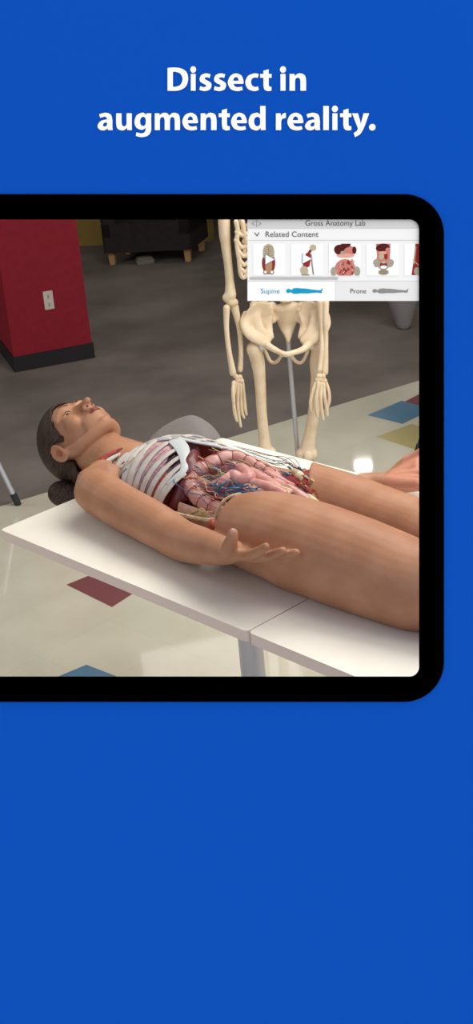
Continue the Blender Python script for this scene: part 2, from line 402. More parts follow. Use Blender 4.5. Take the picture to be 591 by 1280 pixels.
# thumbnails
art = ['ui_white', 'art_bone', 'art_bone2', 'art_red', 'art_dark', 'art_pink', 'art_pink2', 'art_tan', 'art_grey', 'ui_blue']
def thumb(x0, x1, draw):
    mb = MB(); mb.mi = 0; poly(mb, [(x0, 304.6), (x1, 304.6), (x1, 344.6), (x0, 344.6)], .0006)
    def ov(cx, cy, rx, ry, mi, lv, rot=0):
        mb.mi = mi; cr_, sr = math.cos(rot), math.sin(rot)
        pts = []
        for k in range(20):
            a_ = 2*PI*k/20; u, v = rx*math.cos(a_), ry*math.sin(a_)
            pts.append((min(max(cx+u*cr_-v*sr, x0), x1), min(max(cy+u*sr+v*cr_, 304.6), 344.6)))
        poly(mb, pts, .0006+lv*.00012, .0001)
    def pl(pts, mi, lv): mb.mi = mi; poly(mb, pts, .0006+lv*.00012, .0001)
    def st(pts, w_, mi, lv): mb.mi = mi; stroke(mb, pts, w_, .0006+lv*.00012)
    draw(ov, pl, st)
    mb.build('thumbnail', [M[q] for q in art], pan, smooth=False)
def play(pl, x, y):
    pl([(x, y-6.6), (x+1.4, y-5.8), (x+1.4, y+5.8), (x, y+6.6)], 9, 8); pl([(x+.8, y-5.9), (x+12, y), (x+.8, y+5.9)], 0, 9)
def d1(ov, pl, st):
    ov(335.5, 329, 8.4, 14, 3, 1); ov(335.5, 316, 7.4, 11, 1, 2); ov(335.6, 331, 4.4, 11, 7, 3)
    for k in range(6):
        for sx in (-1, 1): st([(335.5+sx*1.2, 309+k*2.8), (335.5+sx*5.6, 308+k*2.9)], .7, 2, 4)
    st([(335.5, 307), (335.5, 325)], 1.0, 2, 5)
    for sx in (-1, 1): ov(335.5+sx*4, 340.5, 2.8, 3, 2, 4); ov(335.5+sx*4, 340.3, 1.5, 1.7, 0, 5)
    play(pl, 330.8, 324.6)
def d2(ov, pl, st):
    ov(391, 309.8, 4.2, 4, 1, 2); st([(388.5, 312.5), (385.5, 317)], 3.4, 3, 1); pl([(383, 316), (389.5, 318), (386.5, 333), (379, 337), (378, 326)], 3, 2)
    ov(380, 338.5, 5, 6, 1, 3, -.3); st([(388.6, 319), (389.8, 331), (391.4, 343)], 1.6, 2, 3); st([(377, 343.6), (386, 343.8)], 1.4, 2, 4)
    play(pl, 377.3, 323.6)
def d3(ov, pl, st):
    ov(431, 336, 13, 12, 5, 1); pl([(426, 304.8), (438, 304.8), (437, 312), (427, 312)], 4, 2)
    ov(425, 312.5, 7.8, 6.6, 4, 3, .2); ov(436, 314.5, 8, 5.6, 5, 4, -.5); ov(442.5, 313, 2.6, 4.6, 4, 5); ov(428, 316, 3, 2, 8, 6)
    ov(431.5, 319.6, 11, 2.6, 6, 5)
    random.seed(3)
    for k in range(26):
        x = 421+random.random()*20; y = 324+random.random()*18
        st([(x, y), (x+random.uniform(-2, 2), y+random.uniform(1, 3.4)), (x+random.uniform(-3, 3), y+random.uniform(2, 4))], 1.2, random.choice((6, 6, 3)), 6)
    ov(416.6, 339.6, 3.6, 5.6, 8, 5); ov(446, 339.4, 3.8, 6, 8, 5)
def d4(ov, pl, st):
    pl([(469.5, 304.8), (487.8, 304.8), (487, 322), (489, 334), (468, 334), (471, 320)], 5, 1); ov(478, 309.6, 8.6, 5, 4, 2, -.15); ov(484.5, 313, 3.2, 3.4, 5, 4)
    ov(476.5, 320.5, 3.2, 4.4, 1, 3); ov(482, 320.5, 2.2, 4, 3, 3); ov(478.4, 316, 6, 1.8, 6, 4)
    ov(470.5, 329, 4.2, 5, 8, 2, -.5); ov(487.5, 329, 4.2, 5, 8, 2, .5); ov(479, 332, 7, 5.6, 8, 3); ov(479, 331, 4.6, 3.6, 3, 4); ov(479, 334, 4, 2, 0, 5); ov(479, 340.5, 6.4, 3.2, 2, 5); ov(479, 328, 3, 1.6, 1, 6)
def d5(ov, pl, st):
    pl([(519, 304.8), (523.5, 304.8), (523.5, 344), (514, 344), (516, 330)], 3, 1); ov(521, 339, 4, 5, 8, 2); st([(519.5, 309), (517, 330)], 1, 1, 3); st([(516, 325), (523, 332)], 1, 1, 3)
thumb(316.3, 356.3, d1); thumb(363.5, 403.5, d2); thumb(410.8, 450.8, d3); thumb(458, 498, d4); thumb(505.2, 524, d5)

# ---------------------------------------------------------------- white lettering on the board
# outlines, y up from the baseline: corner points carry a third value
def rc(x0, y0, x1, y1): return [(x0, y0, 1), (x1, y0, 1), (x1, y1, 1), (x0, y1, 1)]
def circ(cx, cy, r): return [(cx+r*math.cos(2*PI*k/10), cy+r*math.sin(2*PI*k/10)) for k in range(10)]
GL = {
 's': [[(14.3,20.3,1),(13.2,15.9,1),(9.6,16.9),(7.0,15.9),(7.4,14.1),(10.6,12.4),(14.4,9.9),(15.5,6.4),(13.2,1.5),(6.8,-.4),(.2,1.1,1),(1.3,5.5,1),(6.0,4.2),(8.6,5.4),(8.1,7.3),(5,8.9),(1.6,11.3),(.6,14.8),(2.8,19.4),(8.6,21.5)]],
 'e': [[(18.9,8.6,1),(6.6,8.6,1),(8.5,5.3),(12.6,4.2),(17.3,5.0,1),(18.2,.9,1),(11.4,-.4),(3.6,2.2),(0,10.2),(3.2,18.4),(10.2,21.5),(16.8,18.4),(19.2,11.4)], [(6.5,12.2,1),(7.3,15.4),(9.9,17.2),(12.5,15.5),(13.1,12.2,1)]],
 'c': [[(16.4,20.5,1),(15.2,16.0,1),(11.8,16.6),(8.2,14.9),(6.9,10.6),(8.4,6.2),(12,4.5),(15.6,5.2,1),(16.4,.7,1),(10.6,-.4),(3.2,2.4),(0,10.2),(3.2,18.2),(11.2,21.5)]],
 'a': [[(18.6,0,1),(18.2,4.8),(18.2,12.4),(16.2,19.2),(9.6,21.5),(1.9,19.6,1),(3.2,15.3,1),(8.4,16.8),(11.0,15.6),(11.6,13.1,1),(4.2,11.4),(0,5.7),(1.8,1.2),(6.2,-.4),(9.9,.4),(12.3,2.5,1),(12.7,0,1)], [(11.7,9.7,1),(8.3,9.0),(6.5,6.5),(7.3,4.6),(9.2,4.3),(11.2,5.6),(11.7,7.4)]],
 'g': [[(20.6,20.8,1),(14.9,20.8,1),(14.6,18.6,1),(12.6,20.7),(9.4,21.5),(2.8,18.4),(0,10.2),(2.2,3.4),(8,.4),(11.6,1.2),(13.8,3.0,1),(13.8,1.4),(12.2,-2.9),(8.2,-4.2),(2.6,-2.9,1),(1.6,-7.2,1),(8.6,-8.8),(16.4,-6.9),(20.2,-1.4),(20.5,4.4),(20.4,14)], [(13.8,9.8),(13.5,7.3),(12.4,5.6),(10.4,5.0),(7.7,6.6),(6.8,10.6),(7.8,14.8),(10.4,16.7),(12.8,15.6),(13.8,13.2)]],
 'd': [[(14.6,30,1),(21.2,30,1),(21.2,5,1),(21.4,0,1),(15.5,0,1),(15.2,2.6,1),(12.6,.4),(9,-.4),(2.6,2.4),(0,10.4),(2.8,18.8),(9.4,21.5),(12.4,20.9),(14.6,19.2,1)], [(14.6,12.8),(14.1,14.9),(12.6,16.3),(10.6,16.6),(7.8,14.8),(6.8,10.5),(7.9,6.3),(10.6,4.7),(13.0,5.5),(14.4,7.6)]],
 'n': [[(0,0,1),(6.6,0,1),(6.6,11.6,1),(7.4,14.9),(10,16.3),(12.4,15.2),(13.2,11.8,1),(13.2,0,1),(19.9,0,1),(19.9,12.6),(18.2,19.2),(13,21.5),(9,20.6),(6.2,18.0,1),(5.9,20.8,1),(.1,20.8,1)]],
 'm': [[(0,0,1),(6.4,0,1),(6.4,11.8,1),(7.2,15),(9.4,16.3),(11.6,15.2),(12.4,12,1),(12.4,0,1),(18.9,0,1),(18.9,12,1),(19.8,15.2),(21.9,16.3),(24.2,15),(24.9,11.8,1),(24.9,0,1),(31.4,0,1),(31.4,12.6),(29.8,19.2),(24.9,21.5),(21,20.6),(18,17.6,1),(16.2,20.4),(12.4,21.5),(8.6,20.6),(6.0,18,1),(5.7,20.8,1),(.1,20.8,1)]],
 'u': [[(19.6,20.8,1),(13,20.8,1),(13,8.2,1),(12.2,5.7),(9.8,4.5),(7.5,5.8),(6.7,9.2,1),(6.7,20.8,1),(0,20.8,1),(0,8),(1.8,1.8),(7,-.4),(10.8,.6),(13.5,3.2,1),(13.8,0,1),(19.7,0,1),(19.6,6,1)]],
 't': [[(4.0,24.9,1),(10.4,26.6,1),(10.4,20.8,1),(14,20.8,1),(14,16.2,1),(10.4,16.2,1),(10.4,7.4,1),(11.2,5.1),(13.9,4.6,1),(13.9,.2,1),(9.6,-.4),(5.4,1.4),(4,6.6,1),(4,16.2,1),(0,16.2,1),(0,20.8,1),(4,20.8,1)]],
 'r': [[(0,0,1),(6.6,0,1),(6.6,10.2,1),(8.2,14.0),(12.6,15.2,1),(12.6,21.4,1),(9,20.4),(6.2,16.8,1),(5.9,20.8,1),(.1,20.8,1)]],
 'y': [[(0,20.8,1),(7.2,20.8,1),(9.8,11.6,1),(10.8,7.2,1),(11.9,11.6,1),(14.2,20.8,1),(21.2,20.8,1),(15.6,5,1),(10.6,-4.4),(3.6,-8.8,1),(2.0,-3.6,1),(5.2,-1.8),(7.2,1.2,1),(7.0,3,1)]],
 'D': [[(0,28.3,1),(8,28.8),(16.4,27.8),(23.2,23.4),(25.6,14.8),(22.8,5.6),(15.4,.8),(7,-.2),(0,.1,1)], [(6.6,23.5,1),(9.6,23.7),(15.8,21.4),(18.6,14.6),(15.8,7.1),(9.2,4.7),(6.6,4.8,1)]],
 'i': [rc(.2,0,6.8,20.8), circ(3.5,26.4,4.0)], 'l': [rc(0,0,6.6,30)], '.': [circ(4,3.5,4.1)]}
def outline(pts, k=5):
    n = len(pts); out = []
    for i in range(n):
        p1, p2 = pts[i], pts[(i+1) % n]; c1, c2 = len(p1) > 2, len(p2) > 2
        out.append(p1[:2])
        if c1 and c2: continue
        a_, b_ = V(p1[:2]), V(p2[:2])
        p0 = a_ if c1 else V(pts[i-1][:2]); p3 = b_ if c2 else V(pts[(i+2) % n][:2])
        for j in range(1, k):
            t = j/k; q = .5*((2*a_)+(b_-p0)*t+(2*p0-5*a_+4*b_-p3)*t*t+(3*a_-p0-3*b_+p3)*t**3); out.append((q.x, q.y))
    return out
def word(name, letters, base, label, group):
    x0 = letters[0][1]
    e = empty(name, BM @ sp(x0, base), VIEW.to_euler(), label, 'lettering', group)
    off = sp(x0, base)
    for ch, xa, xb in letters:
        c = bpy.data.curves.new('letter', 'CURVE'); c.dimensions = '2D'; c.fill_mode = 'BOTH'; c.extrude = .0006
        wd = max(p[0] for o_ in GL[ch] for p in o_); sx = (xb-xa)/wd
        for o_ in GL[ch]:
            pts = outline(o_); sp_ = c.splines.new('POLY'); sp_.points.add(len(pts)-1)
            for q, (x, y) in zip(sp_.points, pts):
                v = sp(xa+x*sx, base-y)-off; q.co = (v.x, v.y, 0, 1)
            sp_.use_cyclic_u = True
        o = bpy.data.objects.new('letter', c); COL.objects.link(o)
        dg = bpy.context.evaluated_depsgraph_get(); me = bpy.data.meshes.new_from_object(o.evaluated_get(dg)); bpy.data.objects.remove(o)
        for v in me.vertices: v.co.z += .0007
        me.materials.clear(); me.materials.append(M['white_letter'])
        o = bpy.data.objects.new('letter', me); COL.objects.link(o); o.parent = e
G = 'white headline lettering on the blue board'
word('headline_word', [('D', 209.3, 235.1), ('i', 238.2, 245), ('s', 248.8, 264.2), ('s', 266.8, 282.4), ('e', 284.6, 304.2), ('c', 306.4, 323.2), ('t', 325, 339.2)], 113.6, 'bold white word Dissect, first in the upper headline row', G)
word('headline_word', [('i', 350.2, 357.2), ('n', 361.6, 382.2)], 113.6, 'bold white word in, at the right end of the upper headline row', G)
word('headline_word', [('a', 122, 140.8), ('u', 145.2, 164.8), ('g', 168, 189), ('m', 193.3, 224.8), ('e', 227.8, 247.2), ('n', 250.6, 270.4), ('t', 273.2, 287), ('e', 288.6, 308.2), ('d', 310.5, 331.8)], 162.8, 'bold white word augmented in the lower headline row', G)
word('headline_word', [('r', 344.6, 357), ('e', 359, 378.7), ('a', 381, 399.8), ('l', 403.8, 410.6), ('i', 415, 422), ('t', 424.8, 438.8), ('y', 439.8, 461), ('.', 461, 469)], 162.8, 'bold white word reality with its full stop in the lower headline row', G)

# ---------------------------------------------------------------- tables
def table(s0, s1, label):
    e = empty('pedestal_table', A0*1-V((0, 0, TZ))+L_*s0, (0, 0, TROT), label, 'table', 'cream laminate pedestal tables')
    w2 = .79; ln = s1-s0
    mb = MB(); mb.rbox((ln/2, w2/2, TZ-.013), (ln, w2, .026), .012)
    for f in range(len(mb.f)): mb.m[f] = 0 if f == 1 else 1
    mb.build('tabletop', [M['table'], M['table_edge']], e)
    cx, cy = ln/2+.035, .385
    mb = MB(); mb.tube([(cx, cy, .03), (cx, cy, TZ-.04)], .031, 28); mb.build('pedestal', M['steel'], e)
    mb = MB()
    for a_ in (45, 135):
        q = V((math.cos(math.radians(a_)), math.sin(math.radians(a_)), 0))*.3; mb.tube([V((cx, cy, TZ-.033))-q, V((cx, cy, TZ-.033))+q], [(.006, .02)]*2, 8)
    mb.build('support_bracket', M['dark_metal'], e, smooth=False)
    mb = MB(); mb.tube([(cx, cy, 0), (cx, cy, .012), (cx, cy, .03), (cx, cy, .05)], [.27, .27, .12, .035], 36); mb.build('base', M['steel'], e)
table(0, .882, 'cream laminate table under the lying figure with its corner at the left')
table(.885, 1.77, 'cream laminate table butted to the first under the legs at lower right')

# ---------------------------------------------------------------- back of the room: sofa, paper, chairs
g1 = at_z(140.6, 331); g2 = at_z(234.8, 327); gd = (g2-g1).normalized(); gn = V((-gd.y, gd.x, 0)); gl = (g2-g1).length
e = empty('sofa', g1, (0, 0, math.atan2(gd.y, gd.x)), 'low dark upholstered sofa on pale wooden legs at the back of the room', 'sofa')
mb = MB(); mb.rbox((gl/2, .2, .21), (gl+.10, .5, .22), .04); mb.build('seat_base', M['cab'], e)
mb = MB(); mb.rbox((gl/2, .37, .55), (gl+.10, .16, .6), .06); mb.build('backrest', M['cab'], e)
for xx in (.01, gl-.01):
    mb = MB(); mb.rbox((xx, .2, .42), (.12, .5, .4), .04); mb.build('armrest', M['cab'], e)
for xx, yy in ((0, .0), (gl, .0), (0, .36), (gl, .36)):
    mb = MB(); mb.box((xx, yy+.02, .055), (.05, .05, .12), taper=.8); mb.build('leg', M['wood'], e, smooth=False)
pp = at_z(176, 318.5)
mb = MB(); mb.box((0, 0, .02), (.13, .1, .035)); mb.box((.0, 0, .045), (.11, .08, .012))
o = mb.build('paper_stack', M['paper'], smooth=False); o.location = (pp.x+.01, pp.y-.35, 0); o.rotation_euler = (0, 0, .1)
tag(o, 'small grey stack of papers on the carpet in front of the dark sofa', 'papers')

def leg_chair(foot, seat_c, yaw, leg_m, seat_m, label, tip, others):
    e = empty('chair', (seat_c[0], seat_c[1], 0), (0, 0, yaw), label, 'chair', 'metal legged chairs')
    R = Matrix.Rotation(-yaw, 3, 'Z'); f = R @ (V((foot[0], foot[1], 0))-V((seat_c[0], seat_c[1], 0)))
    mb = MB(); mb.rbox((0, 0, .45), (.42, .42, .03), .06); mb.build('seat', seat_m, e)
    mb = MB(); mb.cap_tube([(-.17, .2, .6), (-.1, .225, .75), (.1, .225, .75), (.17, .2, .6)], [(.012, .02)]*4, smooth=4)
    mb.rbox((0, .22, .7), (.34, .02, .18), .01); mb.build('backrest', seat_m, e)
    legs = [(f, V((.16*(1 if f.x > 0 else -1), .16*(1 if f.y > 0 else -1), .44)))]
    for q in others: legs.append((V((f.x*q[0], f.y*q[1], 0)), V((.16*(1 if f.x*q[0] > 0 else -1), .16*(1 if f.y*q[1] > 0 else -1), .44))))
    for a_, b_ in legs:
        d = (b_-a_).normalized()
        mb = MB(); mb.tube([a_+d*.05, b_], .011, 12); lg = mb.build('leg', leg_m, e)
        mb = MB(); mb.tube([a_, a_+d*.055], .0145, 12); mb.build('rubber_foot', tip, lg)
    for sx in (-.16, .16):
        mb = MB(); mb.tube([(sx, .17, .44), (sx, .21, .65)], .011, 10); mb.build('back_post', leg_m, e)
    return e
cf = at_z(23, 631)
leg_chair(cf, (cf.x-.36, cf.y+.02), PI/4, M['steel'], M['grey_plastic'], 'chair at the left edge, only a slanting silver leg in sight', M['dark_metal'], ((-1, 1), (1, -1), (-1, -1)))
df = at_z(520, 571)
leg_chair(df, (df.x+.38, df.y+.02), PI/4, M['dark_metal'], M['cab'], 'chair at the right edge, only a dark leg in sight beyond the far hand', M['dark_metal'], ((-1, 1), (1, -1), (-1, -1)))
# grey shell stool at upper right
ck = at_z(505, 411)
e = empty('tapered_stool', ck, (0, 0, .1), 'grey plastic stool with tapering foot on the carpet under the menu panel', 'stool')
mb = MB(); mb.tube([(0, 0, 0), (0, 0, .01), (0, 0, .03), (0, 0, .18), (.0, 0, .40)], [.022, .034, .044, .09, .17], 28); mb.build('foot', M['grey_plastic'], e)
mb = MB(); mb.tube([(0, 0, .40), (0, 0, .42), (0, 0, .45), (0, 0, .46)], [.17, .2, .2, .185], 32); mb.build('seat', M['cab'], e)

# ---------------------------------------------------------------- skeleton on a stand
SKY = 4.42
so = at_y(366, 560, SKY); SKX = so.x
sk = empty('skeleton', (SKX, SKY, 0), None, 'cream life-size teaching skeleton hanging upright on a rod behind the table', 'skeleton')
def K(x, y, dy=0.0):
    p = at_y(x, y, SKY+dy); return V((p.x-SKX, dy, p.z))
def bone(name, pts, rad, n=10, sm=5, parent=sk, m='skel'):
    mb = MB(); mb.cap_tube(pts, rad, n, smooth=sm); return mb.build(name, M[m], parent)
def blob(name, parts, parent=sk, vox=.006, m='skel', sm=3):
    mb = MB()
    for q in parts: q(mb)
    return remeshed(mb, name, M[m], parent, vox, sm)
PXM = 1/ (1607/4.6)   # metres per pixel there
px = lambda v: v*PXM
# rod and stand
zr = K(361, 425, .06)
mb = MB(); mb.tube([(zr.x+.005, .07, .03), (zr.x-.012, .07, 1.75)], .0085, 14); rod = mb.build('rod', M['steel'], sk)
mb = MB()
for k in range(5):
    a_ = 2*PI*k/5+.3; mb.tube([(zr.x, .07, .05), (zr.x+.28*math.cos(a_), .07+.28*math.sin(a_), .03)], .011, 8)
    mb.ell((zr.x+.28*math.cos(a_), .07+.28*math.sin(a_), .021), (.02, .02, .02), n=10, m=6)
mb.build('stand_base', M['dark_metal'], sk)
# pelvis
def hipbone(sg, ic, top, hipp, isch, pub):
    def f(mb):
        mb.cap_tube([ic[0], ic[1], ic[2], ic[3]], [(.012, .02), (.016, .03), (.016, .03), (.012, .02)], 14, smooth=5)
    return f
pel = []
def P1(mb):
    for path in ([(309, 393, .01), (306, 405, -.01), (312, 418, -.02), (328, 427, -.02)], [(318, 380, .03), (320, 398, .01), (325, 412, 0), (334, 426, -.01)],
                 [(328, 377, .05), (333, 392, .04), (334, 408, .03), (336, 422, .01)], [(338, 381, .06), (342, 392, .06), (339, 400, .05)],
                 [(405, 393, .01), (407, 405, -.01), (400, 417, -.02), (386, 427, -.02)], [(396, 381, .03), (394, 398, .01), (390, 412, 0), (380, 427, -.01)],
                 [(386, 378, .05), (382, 392, .04), (381, 408, .03), (378, 422, .01)], [(378, 381, .06), (374, 392, .06), (377, 400, .05)]):
        mb.cap_tube([K(*q) for q in path], [(.012, px(6.8))]*len(path), 12, smooth=4, up=(0, 1, 0))
    # pubic arch
    mb.cap_tube([K(*q) for q in [(328, 427, -.01), (338, 434, -.04), (349, 440, -.06), (357, 443, -.07), (366, 441, -.07), (378, 437, -.05), (388, 428, -.01)]], [px(5.6), px(4.4), px(3.6), px(3.8), px(3.6), px(4.2), px(5.6)], 12, smooth=5)
    mb.cap_tube([K(*q) for q in [(352, 443, -.06), (346, 452, -.01), (338, 452, .02), (331, 438, .02)]], px(2.6), 10, smooth=5)
    mb.cap_tube([K(*q) for q in [(363, 443, -.06), (370, 452, -.01), (378, 452, .02), (385, 438, .02)]], px(2.6), 10, smooth=5)
    # sacrum and coccyx
    mb.cap_tube([K(*q) for q in [(358, 384, .05), (359, 398, .07), (359, 410, .075), (360, 420, .06), (360, 427, .05)]], [(.02, px(17)), (.018, px(15)), (.014, px(10)), (.01, px(5)), (.007, px(2.5))], 14, smooth=4, up=(0, 1, 0))
mb = MB(); P1(mb)
for ol, cc in (([(337, 380), (326, 376), (315, 381), (307, 390), (304, 402), (307, 413), (316, 419), (324, 428), (333, 433), (337, 424), (336, 412), (339, 402), (343, 392)], (322, 402)),
               ([(378, 380), (388, 375), (398, 380), (405, 390), (407, 401), (404, 412), (396, 419), (390, 428), (380, 432), (377, 424), (379, 412), (376, 402), (372, 392)], (392, 402))):
    n = len(ol); side = 1 if cc[0] > 350 else -1
    def dep(x): return .055-.06*min(1, abs(x-358)/48)
    for th in (0,):
        vs = [K(cc[0], cc[1], .045)]+[K(x, y, dep(x)) for x, y in ol]+[K(cc[0], cc[1], .030)]+[K(x, y, dep(x)-.014) for x, y in ol]
        fs = [(0, 1+k, 1+(k+1) % n) for k in range(n)]+[(n+1, n+2+(k+1) % n, n+2+k) for k in range(n)]+[(1+k, n+2+k, n+2+(k+1) % n, 1+(k+1) % n) for k in range(n)]
        mb.add(vs, fs)
remeshed(mb, 'pelvis', M['skel'], sk, .005, 3)
# lumbar and thoracic spine
for k in range(17):
    z = K(358, 380, .04).z+.024+k*.037; dy = .04+.04*math.sin(k/16*PI)
    x = K(358, 380, .04).x
    w_ = .024-.0006*k
    mb = MB(); mb.tube([(x, dy, z-.014), (x, dy, z-.010), (x, dy, z), (x, dy, z+.010), (x, dy, z+.014)], [w_*.9, w_, w_*.85, w_, w_*.9], 14)
    mb.cap_tube([(x-.04, dy+.03, z), (x, dy+.022, z), (x+.04, dy+.03, z)], [.005, .007, .005], 8)
    mb.cap_tube([(x, dy+.02, z), (x, dy+.055, z-.012)], [.006, .004], 8)
    mb.build('vertebra', M['skel'], sk)
# rib cage: twelve pairs
spx = K(358, 380, .04).x; sz0 = K(358, 380, .04).z
for k in range(12):
    zb = sz0+.20+k*.037
    hw = .115 if k < 1 else (.13 if k < 3 else .135-.0012*(k-4)**2)
    if k == 11: hw = .065
    drop = .075
    for sg in (-1, 1):
        full = PI if k > 1 else PI*.62
        pts = []
        for j in range(12):
            a_ = full*j/11
            pts.append(V((spx+sg*hw*math.sin(a_)*1.0+sg*.012*math.cos(a_/2), .06+.085*math.cos(a_)-.045, zb-drop*(a_/PI)+(.0 if a_ < 2.2 else (a_-2.2)*.055))))
        mb = MB(); mb.cap_tube(pts, [(.0085, .004)]*12, 8, up=(0, 0, 1)); mb.build('rib', M['skel'], sk)
mb = MB(); mb.cap_tube([(spx, -.075, sz0+.28), (spx, -.085, sz0+.42), (spx, -.07, sz0+.55)], [(.014, .004), (.018, .006), (.024, .006)], 10, up=(1, 0, 0)); mb.build('sternum', M['skel'], sk)
# costal cartilage fan by the lower left ribs, seen beside the panel
mb = MB()
for path in ([(295, 277), (297, 288), (296, 300), (297, 312), (299, 324)], [(303, 277), (305, 290), (308, 302), (312, 316)], [(299, 324), (300, 336), (302, 345), (306, 346), (310, 336)],
             [(296, 290), (303, 294), (310, 292)], [(295, 300), (302, 309), (310, 306)], [(297, 312), (304, 320), (312, 316)], [(299, 325), (305, 331), (312, 326)], [(302, 337), (306, 340), (311, 336)]):
    mb.cap_tube([K(x, y, -.03) for x, y in path], px(3.0), 8, smooth=3)
mb.build('costal_cartilage', M['skel'], sk)
# shoulders, skull
shz = sz0+.62
for sg in (-1, 1):
    mb = MB(); mb.cap_tube([(spx+sg*.02, -.07, shz-.05), (spx+sg*.09, -.07, shz-.03), (spx+sg*.17, -.01, shz)], .0075, 8, smooth=4); mb.build('clavicle', M['skel'], sk)
    mb = MB(); mb.add([(spx+sg*.06, .10, shz-.01), (spx+sg*.17, .05, shz), (spx+sg*.10, .10, shz-.17), (spx+sg*.06, .108, shz-.01), (spx+sg*.17, .058, shz), (spx+sg*.10, .108, shz-.17)],
                      [(0, 1, 2), (5, 4, 3), (0, 3, 4, 1), (1, 4, 5, 2), (2, 5, 3, 0)]); mb.build('scapula', M['skel'], sk, smooth=False)
mb = MB(); hz = shz+.15
mb.ell((spx, .02, hz+.08), (.07, .09, .078)); mb.ell((spx, -.04, hz+.035), (.05, .045, .055)); mb.cap_tube([(spx-.045, .0, hz), (spx-.02, -.07, hz-.045), (spx+.02, -.07, hz-.045), (spx+.045, .0, hz)], .013, 10, smooth=4)
s_ = remeshed(mb, 'skull', M['skel'], sk, .006, 2)
for sg in (-1, 1):
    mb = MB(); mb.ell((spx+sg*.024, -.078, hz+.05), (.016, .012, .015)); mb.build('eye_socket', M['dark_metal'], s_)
mb = MB(); mb.cap_tube([(spx, .03, shz-.03), (spx, .03, hz+.02)], .017, 12, smooth=3); mb.build('neck_vertebrae', M['skel'], sk)
# arms: left of picture
def arm(hum, elb, rad_, uln, wrist, fingers, sh):
    mb = MB(); h = [K(*q) for q in hum]
    mb.cap_tube([sh]+h, [px(7)]+[px(r) for r in (7.4, 6.2, 5.4, 5.6, 7.4)][:len(h)], 12, smooth=5)
    for q in elb: mb.ell(K(*q[:3]), (px(q[3]),)*3)
    remeshed(mb, 'humerus', M['skel'], sk, .005, 2)
    bone('radius', [K(*q) for q in rad_], [px(4.4), px(3.2), px(3.2), px(4.4)])
    bone('ulna', [K(*q) for q in uln], [px(5.4), px(3.4), px(3.0), px(3.6)])
    mb = MB()
    for q in wrist: mb.ell(K(*q), (px(3.4),)*3, n=10, m=6)
    hd = remeshed(mb, 'wrist_bones', M['skel'], sk, .004, 1)
    for f in fingers: bone('finger_bones', [K(*q) for q in f], [px(2.6)]+[px(2.1), px(2.4), px(1.6)][:len(f)-1], 8, 4, parent=hd)
arm([(280, 280, 0), (282, 305, 0), (285, 330, 0), (287, 352, 0), (288, 368, 0)],
    [(283, 372, 0, 5.5), (293, 378, 0, 5), (288, 377, 0, 6)],
    [(283, 385, -.01), (283, 410, -.01), (286, 438, -.01), (291, 466, -.01)],
    [(293, 384, .01), (299, 410, .01), (301, 440, .01), (300, 462, .01)],
    [(294, 470, 0), (300, 471, 0), (297, 475, 0), (302, 476, 0), (295, 478, 0)],
    [[(294, 480, -.01), (292, 497, -.01), (293, 514, -.01), (296, 526, -.01)], [(297, 480, 0), (297, 500, 0), (298, 518, 0), (301, 533, 0)],
     [(300, 480, 0), (301, 499, .01), (302, 514, .01), (305, 522, .01)], [(303, 479, .01), (305, 496, .02), (306, 508, .02), (308, 518, .02)], [(292, 478, -.02), (291, 490, -.03), (292, 502, -.03)]],
    V((spx-.185, 0, shz-.01)))
arm([(402, 285, 0), (402, 308, 0), (403, 330, 0), (404, 350, 0), (404, 364, 0)],
    [(400, 369, 0, 4.5), (408, 369, 0, 4.5), (404, 372, 0, 5)],
    [(407, 378, -.03), (407, 405, -.04), (407, 435, -.05), (406, 465, -.06)],
    [(401, 378, -.02), (402, 405, -.03), (402, 435, -.05), (399, 462, -.06)],
    [(398, 470, -.07), (404, 470, -.07), (401, 475, -.07), (396, 475, -.07), (406, 476, -.07)],
    [[(395, 478, -.07), (390, 492, -.08), (388, 504, -.08), (389, 514, -.08)], [(398, 479, -.08), (395, 498, -.09), (395, 512, -.09), (397, 522, -.09)],
     [(401, 480, -.08), (401, 499, -.09), (402, 514, -.09), (404, 524, -.09)], [(404, 480, -.08), (406, 498, -.09), (408, 510, -.09), (409, 519, -.09)], [(407, 478, -.07), (411, 490, -.08), (411, 502, -.08), (409, 510, -.08)]],
    V((spx+.185, 0, shz-.01)))
# legs
def leg(path, rr, knee, shin_x, sg):
    mb = MB(); P = [K(*q) for q in path]
    mb.cap_tube(P, [px(r) for r in rr], 14, smooth=5)
    hd = K(*knee[0]); mb.cap_tube([P[0]+V((0, 0, -.02)), hd], [px(5), px(4.2)], 10)
    mb.ell(hd, (px(7.4),)*3); mb.ell(P[0]+V((0, 0, .0)), (px(5.5), px(5.5), px(7)))
    kz = P[-1]; mb.ell(kz+V((-.02, 0, -.004)), (.021, .028, .024)); mb.ell(kz+V((.02, 0, -.004)), (.021, .028, .024))
    remeshed(mb, 'femur', M['skel'], sk, .005, 3)
    mb = MB(); mb.tube([hd+V((-sg*.0, -.022, .002)), hd+V((0, -.028, .002))], .012, 12); mb.build('hip_bolt', M['steel'], sk)
    b0 = kz+V((0, 0, -.03)); an = V((b0.x, 0, .075))
    bone('tibia', [b0+V((0, 0, -.01)), b0.lerp(an, .25), b0.lerp(an, .7), an], [.026, .015, .012, .019], 12)
    bone('fibula', [b0+V((sg*-.03, .01, -.03)), b0.lerp(an, .5)+V((sg*-.032, .01, 0)), an+V((sg*-.025, .01, -.005))], [.009, .006, .010], 8)
    mb = MB(); mb.ell(b0+V((0, -.034, .03)), (.018, .009, .02)); mb.build('kneecap', M['skel'], sk)
    mb = MB(); mb.ell((an.x, .03, .035), (.022, .04, .028))
    for j in range(5):
        xx = an.x+(j-2)*.013; mb.cap_tube([(an.x+(j-2)*.006, -.0, .045), (xx, -.07, .028), (xx+(j-2)*.002, -.125, .012)], [.011, .008, .0065], 8, smooth=3)
    remeshed(mb, 'foot_bones', M['skel'], sk, .004, 1)
